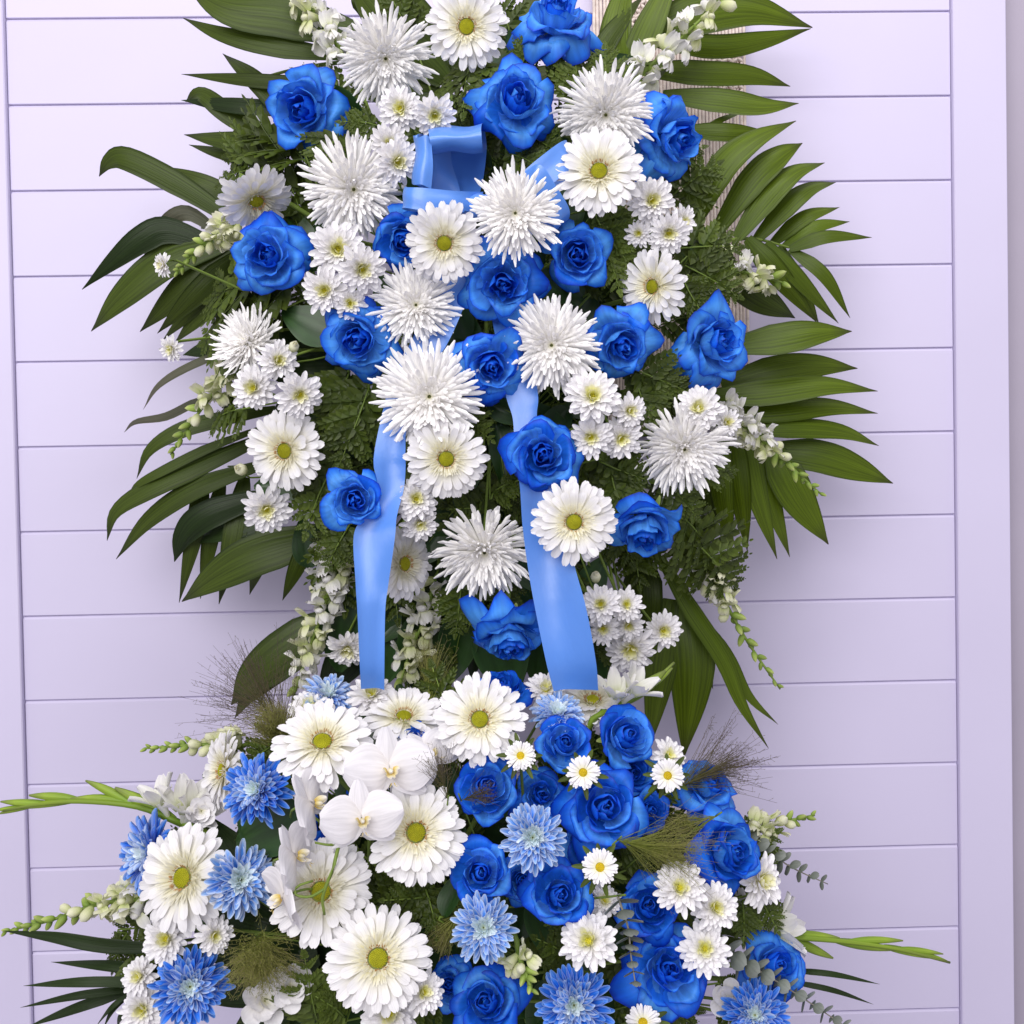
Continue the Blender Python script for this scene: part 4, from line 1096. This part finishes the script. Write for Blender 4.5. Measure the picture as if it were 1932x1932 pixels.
for pts in ([P(640, 1592, -.60), P(620, 1594, -.605), P(595, 1590, -.60)], [P(611, 1678, -.613), P(585, 1692, -.612), P(558, 1688, -.61), P(562, 1672, -.607), P(590, 1662, -.60)]):
    ob('branch', MB().tube([v - oo for v in spline(pts, 10)], .0015, .0011, 6).mesh('branch', M['stem']), osp)
stem_to(osp, oo, Vector((0, -1, 0)), 1, .002, 'stem', -.005)

# ================================================================== snapdragons and gladioli
for a in [
    ([(655, 120), (620, 60), (575, 5), (550, -30)], (-.26, -.25), 10, 3, 52, 'leaning left over the topmost palm leaflets', 0, .0),
    ([(1180, 165), (1260, 95), (1330, 30), (1400, -30)], (-.25, -.22), 10, 3, 54, 'slanting up past the beige cords', 0, .2),
    ([(460, 420), (410, 445), (365, 480), (333, 515)], (-.27, -.24), 8, 14, 42, 'beside the edge-on small flower', 0, .7),
    ([(470, 690), (410, 735), (360, 800), (322, 858)], (-.27, -.24), 9, 11, 48, 'pointing down across the left palm leaflets', 0, .7),
    ([(1320, 480), (1370, 505), (1430, 520), (1482, 535)], (-.25, -.23), 11, 3, 46, 'short one among the ferns beside the feathery palm frond', 0, .5),
    ([(1350, 770), (1420, 815), (1480, 870), (1552, 935)], (-.27, -.22), 14, 13, 46, 'long and curving over the pleated palm fan', 0, .2),
    ([(1335, 1060), (1365, 1130), (1410, 1210), (1472, 1300)], (-.25, -.21), 10, 15, 44, 'hanging against the planks at lower right', 0, .5),
    ([(640, 1050), (620, 1120), (585, 1220), (552, 1320)], (-.28, -.28), 17, 3, 50, 'hanging beside the left ribbon tail', 0, .15),
    ([(820, 1090), (805, 1160), (775, 1225), (755, 1290)], (-.27, -.29), 12, 2, 50, 'hanging right of the left ribbon tail', 0, .3),
    ([(455, 1410), (390, 1405), (330, 1408), (272, 1412)], (-.40, -.38), 5, 17, 42, 'short green one by the edge-on gerbera', 1, .9),
    ([(280, 1695), (190, 1705), (90, 1738), (6, 1758)], (-.43, -.40), 10, 20, 50, 'green budded above the dark narrow palm leaves', 1, .6),
    ([(1400, 1570), (1450, 1558), (1490, 1548), (1537, 1538)], (-.40, -.38), 6, 9, 44, 'small one beside the large side-on rose', 1, .8),
    ([(978, 1800), (985, 1820), (995, 1845), (1005, 1872)], (-.575, -.60), 2, 8, 46, 'of fat pale buds by the dappled blue flower', 1, .8)]:
    snapdragon(a[0], a[1], a[2], a[3], a[4], a[5], a[6], a[7])
gladiolus([(345, 1555), (260, 1522), (150, 1512), (70, 1518), (6, 1530)], (-.42, -.40),
          [(.05, 130, 26, .1), (.28, 100, 20, .28), (.30, 110, 22, -.12), (.5, 100, 20, .1), (.52, 100, 18, -.15), (.68, 95, 16, .12), (.75, 80, 14, -.1), (.85, 60, 10, .05)],
          [(.08, 85, -.35, .9, .2), (.0, 95, .2, .8, .4), (.0, 90, .6, .6, .4)], 'pointing left with white florets beside the outer gerbera')
gladiolus([(1385, 1742), (1470, 1765), (1580, 1775), (1690, 1790), (1792, 1816)], (-.43, -.40),
          [(.04, 130, 26, .05), (.28, 110, 20, -.12), (.30, 100, 20, .28), (.5, 120, 19, .05), (.55, 110, 16, -.12), (.7, 100, 15, .08), (.76, 95, 13, -.08), (.86, 60, 9, .0)],
          [(.12, 100, .9, .25, .3), (.02, 70, .5, .7, -.3)], 'pointing right with one white floret across the planks')
gladiolus([(1150, 1345), (1200, 1310), (1240, 1280), (1272, 1250)], (-.43, -.40),
          [(.2, 100, 26, -.05), (.45, 72, 18, .0)], [(.15, 85, .5, .7, .3), (.05, 80, .1, .9, .4)], 'short pointed bud with white petals above the cupped rose')
for x, y, s_, wh in ((500, 1888, 105, 'under the round grass tuft'), (548, 1862, 95, 'beside the lowest fern'), (1375, 1885, 80, 'behind the eucalyptus'), (380, 1530, 70, 'beside the edge-on gerbera')):
    mumlike('lisianthus', 'ruffled white lisianthus bloom ' + wh, 'lisianthus', 'ruffled white blooms', x, y, s_, random.uniform(-.3, .3), random.uniform(-.2, .4), -.02, 1, 16, .75, [MUMO], 1.0, .15, .5, None, 1, .2)

# ================================================================== ribbon bow
bow = thing('ribbon_bow', 'shiny blue satin ribbon bow with two long hanging tails', 'ribbon', P(900, 395, -.41))
bo = Vector(bow.location)
def rib(name, rows, cup=0.0):
    return ob(name, band(rows, cup).mesh(name, M['satin']), bow, T(*(-bo)))
tl = [(858, 500, 78, -.40, .0), (845, 560, 72, -.405, .0), (812, 640, 70, -.41, .0), (768, 720, 62, -.415, .0), (743, 798, 52, -.43, .1), (736, 850, 58, -.435, .05), (735, 880, 60, -.437, -.1), (736, 922, 50, -.44, -.2), (718, 972, 62, -.448, .05),
      (706, 1012, 78, -.455, .1), (702, 1100, 62, -.46, -.1), (701, 1150, 53, -.465, -.2), (702, 1248, 47, -.465, -.1), (703, 1300, 44, -.455, .0)]
rib('tail', [(x - w / 2, y, Y + t * w * .0006, x + w / 2, y + 2, Y - t * w * .0006) for x, y, w, Y, t in tl], .13)
tr_ = [(962, 590, 72, -.405, .2), (975, 680, 64, -.41, -.2), (985, 750, 60, -.415, .1), (990, 790, 46, -.42, .2), (1000, 850, 58, -.425, .1), (1012, 915, 64, -.43, -.2), (1026, 990, 82, -.435, -.1),
       (1040, 1068, 88, -.445, .1), (1058, 1148, 96, -.455, .15), (1077, 1248, 94, -.46, .1), (1087, 1306, 84, -.45, .0)]
rib('tail', [(x - w / 2, y, Y + t * w * .0006, x + w / 2, y - 2, Y - t * w * .0006) for x, y, w, Y, t in tr_], .13)
# big upper loop: up the back, rolled forward over the top
rib('loop', [(832, 395, -.405, 888, 400, -.405), (812, 350, -.36, 908, 356, -.36), (800, 292, -.335, 918, 288, -.335), (800, 258, -.35, 915, 247, -.35), (804, 244, -.385, 911, 233, -.385),
             (808, 247, -.425, 909, 237, -.425), (810, 260, -.447, 908, 250, -.445), (814, 279, -.440, 910, 274, -.438), (818, 290, -.42, 912, 286, -.42)])
# loop turning round an upright axis at its left
rib('loop', [(850, 275, -.36, 870, 390, -.38), (812, 256, -.39, 815, 362, -.39), (794, 252, -.425, 790, 350, -.425), (782, 256, -.43, 780, 346, -.43), (788, 260, -.445, 782, 349, -.445), (804, 254, -.452, 796, 348, -.452), (816, 262, -.448, 815, 356, -.448)])
# low band in front of the knot
rib('loop', [(912, 362, -.42, 905, 402, -.42), (860, 360, -.445, 860, 396, -.445), (800, 354, -.455, 800, 396, -.455), (770, 353, -.45, 765, 392, -.45), (764, 352, -.43, 760, 395, -.43), (790, 358, -.41, 790, 400, -.41), (900, 372, -.40, 900, 405, -.40)])
# right-hand loops
rib('loop', [(905, 372, -.42, 915, 410, -.42), (960, 345, -.43, 985, 395, -.43), (1015, 300, -.435, 1045, 345, -.435), (1055, 270, -.43, 1085, 315, -.43), (1068, 268, -.41, 1098, 318, -.41), (1040, 300, -.40, 1070, 345, -.40), (920, 385, -.40, 935, 412, -.40)])
rib('loop', [(905, 385, -.42, 910, 415, -.42), (990, 325, -.44, 985, 380, -.44), (1020, 312, -.45, 1000, 350, -.45), (1048, 350, -.445, 1020, 390, -.445), (1075, 400, -.43, 1045, 430, -.43), (1050, 420, -.41, 1020, 445, -.41), (930, 400, -.40, 930, 425, -.40)])
ob('knot', MB().blob(T(*(P(872, 392, -.42) - bo)) @ S(.036, .034, .03), 10, 8).mesh('knot', M['satin']), bow)

# ================================================================== grass plumes, eucalyptus, broad leaves, buds
plume((560, 1395), (425, 1255), -.42, -.35, .95, 190, 'wispy brown grass fanning out before the lowest left palm blade', 'plumed', 1, 6, .00024, .5)
plume((810, 1335), (815, 1215), -.43, -.36, .35, 70, 'thin grass tuft rising between the left ribbon end and a gerbera', 'plume', 1, 6, .00022, .4)
plume((845, 1510), (815, 1415), -.56, -.58, .55, 40, 'small dark grass tuft over the hidden orchid', 'plumed', 1, 4, .0002, .4)
plume((1270, 1490), (1420, 1415), -.46, -.40, .55, 130, 'wispy grass plume veiling a blue rose', 'plumed', 1, 6, .00024, .5)
plume((1165, 1585), (1325, 1625), -.56, -.53, .60, 190, 'dense olive grass plume below the wide open rose', 'plume', 1, 6, .00020, .8)
plume((495, 1765), (485, 1865), -.51, -.56, 1.25, 360, 'round olive grass tuft hanging under two gerberas', 'plume', 1, 6, .00021, .8)
plume((535, 1420), (505, 1335), -.45, -.47, .8, 320, 'olive grass tuft behind the left top gerbera', 'plume', 1, 3, .00028, .3)
plume((870, 1720), (815, 1790), -.54, -.54, .5, 170, 'olive grass tuft beside the dappled blue chrysanthemum', 'plume', 1, 4, .00024, .4)
plume((870, 1510), (930, 1490), -.54, -.57, .5, 40, 'few dark grass strands over the rose under the middle gerbera', 'plumed', 1, 4, .0002, .4)
plume((1350, 1540), (1250, 1570), -.50, -.53, .5, 60, 'loose grass strands beside the large side-on rose', 'plume', 1, 4, .00022, .5)
eucalyptus([(1400, 1590), (1450, 1610), (1500, 1640), (1562, 1668)], (-.42, -.38), 9, 34, 'thin eucalyptus sprig reaching over the planks from behind the side-on rose', 1, .7)
eucalyptus([(1360, 1790), (1430, 1830), (1510, 1880), (1600, 1940)], (-.50, -.48), 15, 40, 'thick grey eucalyptus sprig across the rose under the gladiolus', 1, .2)
eucalyptus([(1165, 1690), (1185, 1750), (1190, 1800), (1200, 1862)], (-.56, -.585), 10, 38, 'grey eucalyptus sprig hanging beside the single small chrysanthemum', 1, .1)
for b, t, Y0, Y1, lab, low, tilt in [
    ((640, 640), (530, 585), -.33, -.32, 'dark broad leaf beside the loose-petalled rose', 0, (.1, .2)), ((1010, 520), (1105, 570), -.36, -.35, 'broad leaf between two spiral roses and a shaggy flower', 0, (0, .4)),
    ((920, 760), (1010, 800), -.37, -.38, 'broad leaf curling by the right ribbon tail', 0, (0, -.3)), ((935, 800), (960, 910), -.35, -.38, 'tall broad leaf right of the middle gerbera', 0, (.4, 0)),
    ((960, 1040), (1010, 1115), -.33, -.33, 'broad leaf under the flopped shaggy flower', 0, (.2, 0)), ((580, 1540), (440, 1590), -.50, -.47, 'large dark broad leaf left of the side-on orchids', 1, (0, .3)),
    ((520, 1620), (450, 1520), -.47, -.46, 'dark broad leaf under the forward blue chrysanthemum', 1, (0, .1)), ((838, 1730), (868, 1640), -.54, -.535, 'upright curled broad leaf beside a spiral rose', 1, (-.9, 0)),
    ((430, 1480), (375, 1450), -.42, -.40, 'small dark leaf beside the edge-on gerbera', 1, (0, .2)), ((1100, 560), (1060, 520), -.35, -.36, 'small broad leaf under the rose by the bright fern', 0, (0, .2)),
    ((960, 1090), (1010, 1270), -.27, -.26, 'shaded broad leaf right of the nodding rose', 0, (.1, 0)), ((1050, 1110), (1010, 1300), -.265, -.26, 'shaded broad leaf behind the right ribbon end', 0, (-.1, 0)),
    ((1090, 1140), (1140, 1300), -.265, -.26, 'shaded broad leaf under the cluster by the right ribbon tail', 0, (0, 0)), ((880, 1140), (845, 1300), -.27, -.26, 'shaded broad leaf left of the nodding rose', 0, (0, 0)),
    ((930, 1150), (965, 1320), -.265, -.26, 'shaded broad leaf beneath the nodding rose', 0, (0, 0)), ((800, 1150), (785, 1310), -.265, -.26, 'shaded broad leaf behind the snapdragon between the ribbon tails', 0, (0, 0)),
    ((660, 1110), (640, 1270), -.26, -.25, 'shaded broad leaf behind the hanging left snapdragon', 0, (0, 0)), ((740, 1130), (730, 1290), -.26, -.25, 'shaded broad leaf behind the left ribbon end', 0, (0, 0)),
    ((880, 640), (850, 560), -.33, -.34, 'shaded broad leaf beside the left ribbon tail', 0, (0, 0)), ((880, 1180), (840, 1090), -.28, -.29, 'shaded broad leaf between the ribbon tails', 0, (0, 0)),
    ((1100, 1130), (1140, 1050), -.28, -.29, 'shaded broad leaf beside the lowest spray gerbera', 0, (0, 0)), ((860, 930), (900, 980), -.35, -.36, 'shaded broad leaf over the flopped shaggy flower', 0, (0, 0))]:
    broad(b, t, Y0, Y1, lab, low, tilt)
for x, y, s_, nx, ny, wh in ((464, 890, 30, -.6, .3, 'beside the oval tilted gerbera'), (552, 662, 26, .2, .6, 'beside the dark broad leaf'), (1124, 1098, 26, .0, .8, 'by the right ribbon tail')):
    p = P(x, y, YU(x, y) - .01)
    n, q = facing(p, nx, ny, 0)
    r = thing('flower_bud', 'small closed cream chrysanthemum bud ' + wh, 'bud', p, q, 'chrysanthemum buds')
    s_ *= mpp(p)
    ob('bud', BUDC, r, Ry(-pi / 2) @ S(s_, s_ * 1.4, s_ * 1.4))
    for k in range(7):
        ob('petal', random.choice(MUMI), r, Rz(k * .9) @ T(.12 * s_, 0, .1 * s_) @ Ry(-1.25) @ S(s_, s_ * .4, s_))
    stem_to(r, p, n, 0, .0012)

# ================================================================== ferns
GU, GLW = 'fern fronds of the upper spray', 'fern fronds of the lower basket'
SHOW = [
    ((590, 300), (425, 300), 0, 'fern', 'beside the tilted greenish gerbera and top left palm'), ((580, 310), (475, 235), 0, 'fern', 'standing up under the top left rose'), ((500, 320), (405, 345), 0, 'fern', 'drooping by the uppermost left palm leaflet'),
    ((560, 540), (385, 560), 0, 'fern', 'fanning left below the round left rose'), ((540, 580), (370, 640), 0, 'fern', 'laid over the left palm leaf above the upswept flower'), ((660, 700), (600, 830), 0, 'fern', 'dense one below the loose-petalled rose'),
    ((700, 720), (640, 880), 0, 'fern', 'dense one left of the left ribbon tail'), ((640, 860), (575, 1010), 0, 'fern', 'hanging left of the rose on the ribbon'), ((660, 990), (615, 1075), 0, 'fern', 'hanging above the left hanging snapdragon'), ((700, 1010), (690, 1090), 0, 'fern', 'pressed beside the left ribbon tail'),
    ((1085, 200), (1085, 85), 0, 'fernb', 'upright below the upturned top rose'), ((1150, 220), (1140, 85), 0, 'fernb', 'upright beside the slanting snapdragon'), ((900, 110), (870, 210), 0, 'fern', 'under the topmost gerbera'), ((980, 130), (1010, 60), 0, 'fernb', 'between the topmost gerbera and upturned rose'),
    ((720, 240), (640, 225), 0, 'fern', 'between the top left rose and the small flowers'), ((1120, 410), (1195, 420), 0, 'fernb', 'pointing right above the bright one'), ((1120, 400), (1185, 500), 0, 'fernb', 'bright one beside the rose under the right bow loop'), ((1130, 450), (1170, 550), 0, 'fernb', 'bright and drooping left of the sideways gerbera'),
    ((1270, 470), (1400, 465), 0, 'fern', 'over the base of the feathery palm frond'), ((1290, 500), (1400, 560), 0, 'fern', 'behind the short snapdragon'), ((1290, 530), (1330, 600), 0, 'fern', 'right of the sideways gerbera'), ((1180, 690), (1300, 740), 0, 'fern', 'right of the rose above four small flowers'),
    ((1200, 720), (1240, 820), 0, 'fern', 'right of the four small flowers'), ((1130, 870), (1230, 910), 0, 'fern', 'under the four small flowers'), ((1150, 880), (1180, 990), 0, 'fern', 'above the nodding right rose'), ((1240, 890), (1320, 980), 0, 'fern', 'below the sideways flopped flower'),
    ((1270, 960), (1350, 1060), 0, 'fern', 'leading to the hanging right snapdragon'), ((1290, 1000), (1390, 1110), 0, 'fern', 'at the root of the hanging right snapdragon'), ((1310, 890), (1390, 885), 0, 'fern', 'over the pleated palm fan'), ((930, 930), (1000, 900), 0, 'fern', 'between the middle gerbera and the lower right rose'),
    ((900, 960), (850, 960), 0, 'fern', 'above the flopped shaggy flower'), ((960, 1090), (940, 1170), 0, 'fern', 'over the nodding rose between the ribbon tails'), ((870, 1100), (860, 1200), 0, 'fern', 'in shade between the ribbon tails'), ((1000, 950), (985, 870), 0, 'fern', 'behind the right ribbon tail'), ((880, 790), (925, 830), 0, 'fernb', 'small tip right of the largest shaggy flower'),
    ((470, 770), (395, 800), 0, 'fern', 'behind the long left snapdragon'), ((640, 250), (600, 330), 0, 'fern', 'behind the shaggy flower left of the bow'), ((960, 290), (1030, 320), 0, 'fern', 'in shade below the wide rose over the bow'), ((1010, 260), (1060, 290), 0, 'fern', 'in shade by the right bow loop'),
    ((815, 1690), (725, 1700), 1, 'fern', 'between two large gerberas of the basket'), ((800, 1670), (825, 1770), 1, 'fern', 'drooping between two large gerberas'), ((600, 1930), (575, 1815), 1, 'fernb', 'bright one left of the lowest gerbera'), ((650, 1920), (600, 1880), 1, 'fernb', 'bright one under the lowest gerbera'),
    ((1090, 1820), (1020, 1770), 1, 'fern', 'under the single small chrysanthemum'), ((1100, 1840), (1080, 1900), 1, 'fern', 'above the large bottom blue chrysanthemum'), ((1430, 1690), (1470, 1760), 1, 'fern', 'above the gladiolus floret'), ((1400, 1700), (1405, 1780), 1, 'fern', 'hanging above the gladiolus stalk'),
    ((240, 1760), (210, 1835), 1, 'fern', 'hanging over the dark narrow palm leaves'), ((250, 1800), (275, 1860), 1, 'fern', 'beside the bottom left small flowers'), ((510, 1410), (465, 1440), 1, 'fern', 'by the edge-on gerbera'), ((960, 1790), (930, 1830), 1, 'fern', 'beside the snapdragon buds'), ((1180, 1640), (1230, 1600), 1, 'fern', 'behind the yellow-eyed aster'), ((1350, 1860), (1420, 1890), 1, 'fern', 'under the thick eucalyptus sprig'), ((1160, 1905), (1240, 1890), 1, 'fern', 'under the broad bottom rose')]
for b, t, low, mt, wh in SHOW:
    y0, y1 = YS(*b, low), YS(*t, low)
    fern(b, t, y0 + .045, y1 + .012, 'fern frond ' + wh, GLW if low else GU, mt, 6, .66, low)
rg = random.Random(21)
cnt = 0
while cnt < 56:
    x, y = rg.uniform(520, 1340), rg.uniform(20, 1230)
    if ((x - 930) / 375) ** 2 + ((y - 620) / 640) ** 2 > 1: continue
    cnt += 1
    a = math.atan2(y - 620, x - 930) + rg.uniform(-.9, .9)
    l = rg.uniform(90, 150)
    Y = YU(x, y)
    fern((x, y), (x + l * cos(a), y + l * sin(a)), Y + .105, Y + .085, shade_label('shaded fern behind', P(x, y, Y)), GU + ' in shade', 'fern', 5, .75)
cnt = 0
while cnt < 40:
    x, y = rg.uniform(330, 1420), rg.uniform(1360, 1940)
    if ((x - 880) / 560) ** 2 + ((y - 1850) / 480) ** 2 > 1: continue
    cnt += 1
    a = math.atan2(y - 1850, x - 880) + rg.uniform(-.9, .9)
    l = rg.uniform(90, 150)
    Y = YL(x, y)
    fern((x, y), (x + l * cos(a), y + l * sin(a)), Y + .11, Y + .09, shade_label('shaded fern behind', P(x, y, Y)), GLW + ' in shade', 'fern', 5, .75, 1)

# broad dark leaves filling the shade behind the flowers
cnt = 0
while cnt < 46:
    x, y = rg.uniform(470, 1360), rg.uniform(10, 1270)
    if ((x - 920) / 430) ** 2 + ((y - 640) / 640) ** 2 > 1: continue
    cnt += 1
    a = rg.uniform(0, 6.28); l = rg.uniform(95, 140)
    Y = YU(x, y)
    o = broad((x - l / 2 * cos(a), y - l / 2 * sin(a)), (x + l / 2 * cos(a), y + l / 2 * sin(a)), Y + .10, Y + .085, shade_label('shaded dark leaf behind', P(x, y, Y)), 0, (rg.uniform(-.4, .4), rg.uniform(-.3, .5)))
    o['group'] = 'shaded leaves of the spray'
cnt = 0
while cnt < 44:
    x, y = rg.uniform(280, 1450), rg.uniform(1330, 1960)
    if ((x - 870) / 590) ** 2 + ((y - 1850) / 520) ** 2 > 1: continue
    cnt += 1
    a = rg.uniform(0, 6.28); l = rg.uniform(100, 150)
    Y = YL(x, y)
    o = broad((x - l / 2 * cos(a), y - l / 2 * sin(a)), (x + l / 2 * cos(a), y + l / 2 * sin(a)), Y + .10, Y + .085, shade_label('shaded dark leaf behind', P(x, y, Y)), 1, (rg.uniform(-.4, .4), rg.uniform(-.3, .5)))
    o['group'] = 'shaded leaves of the basket'
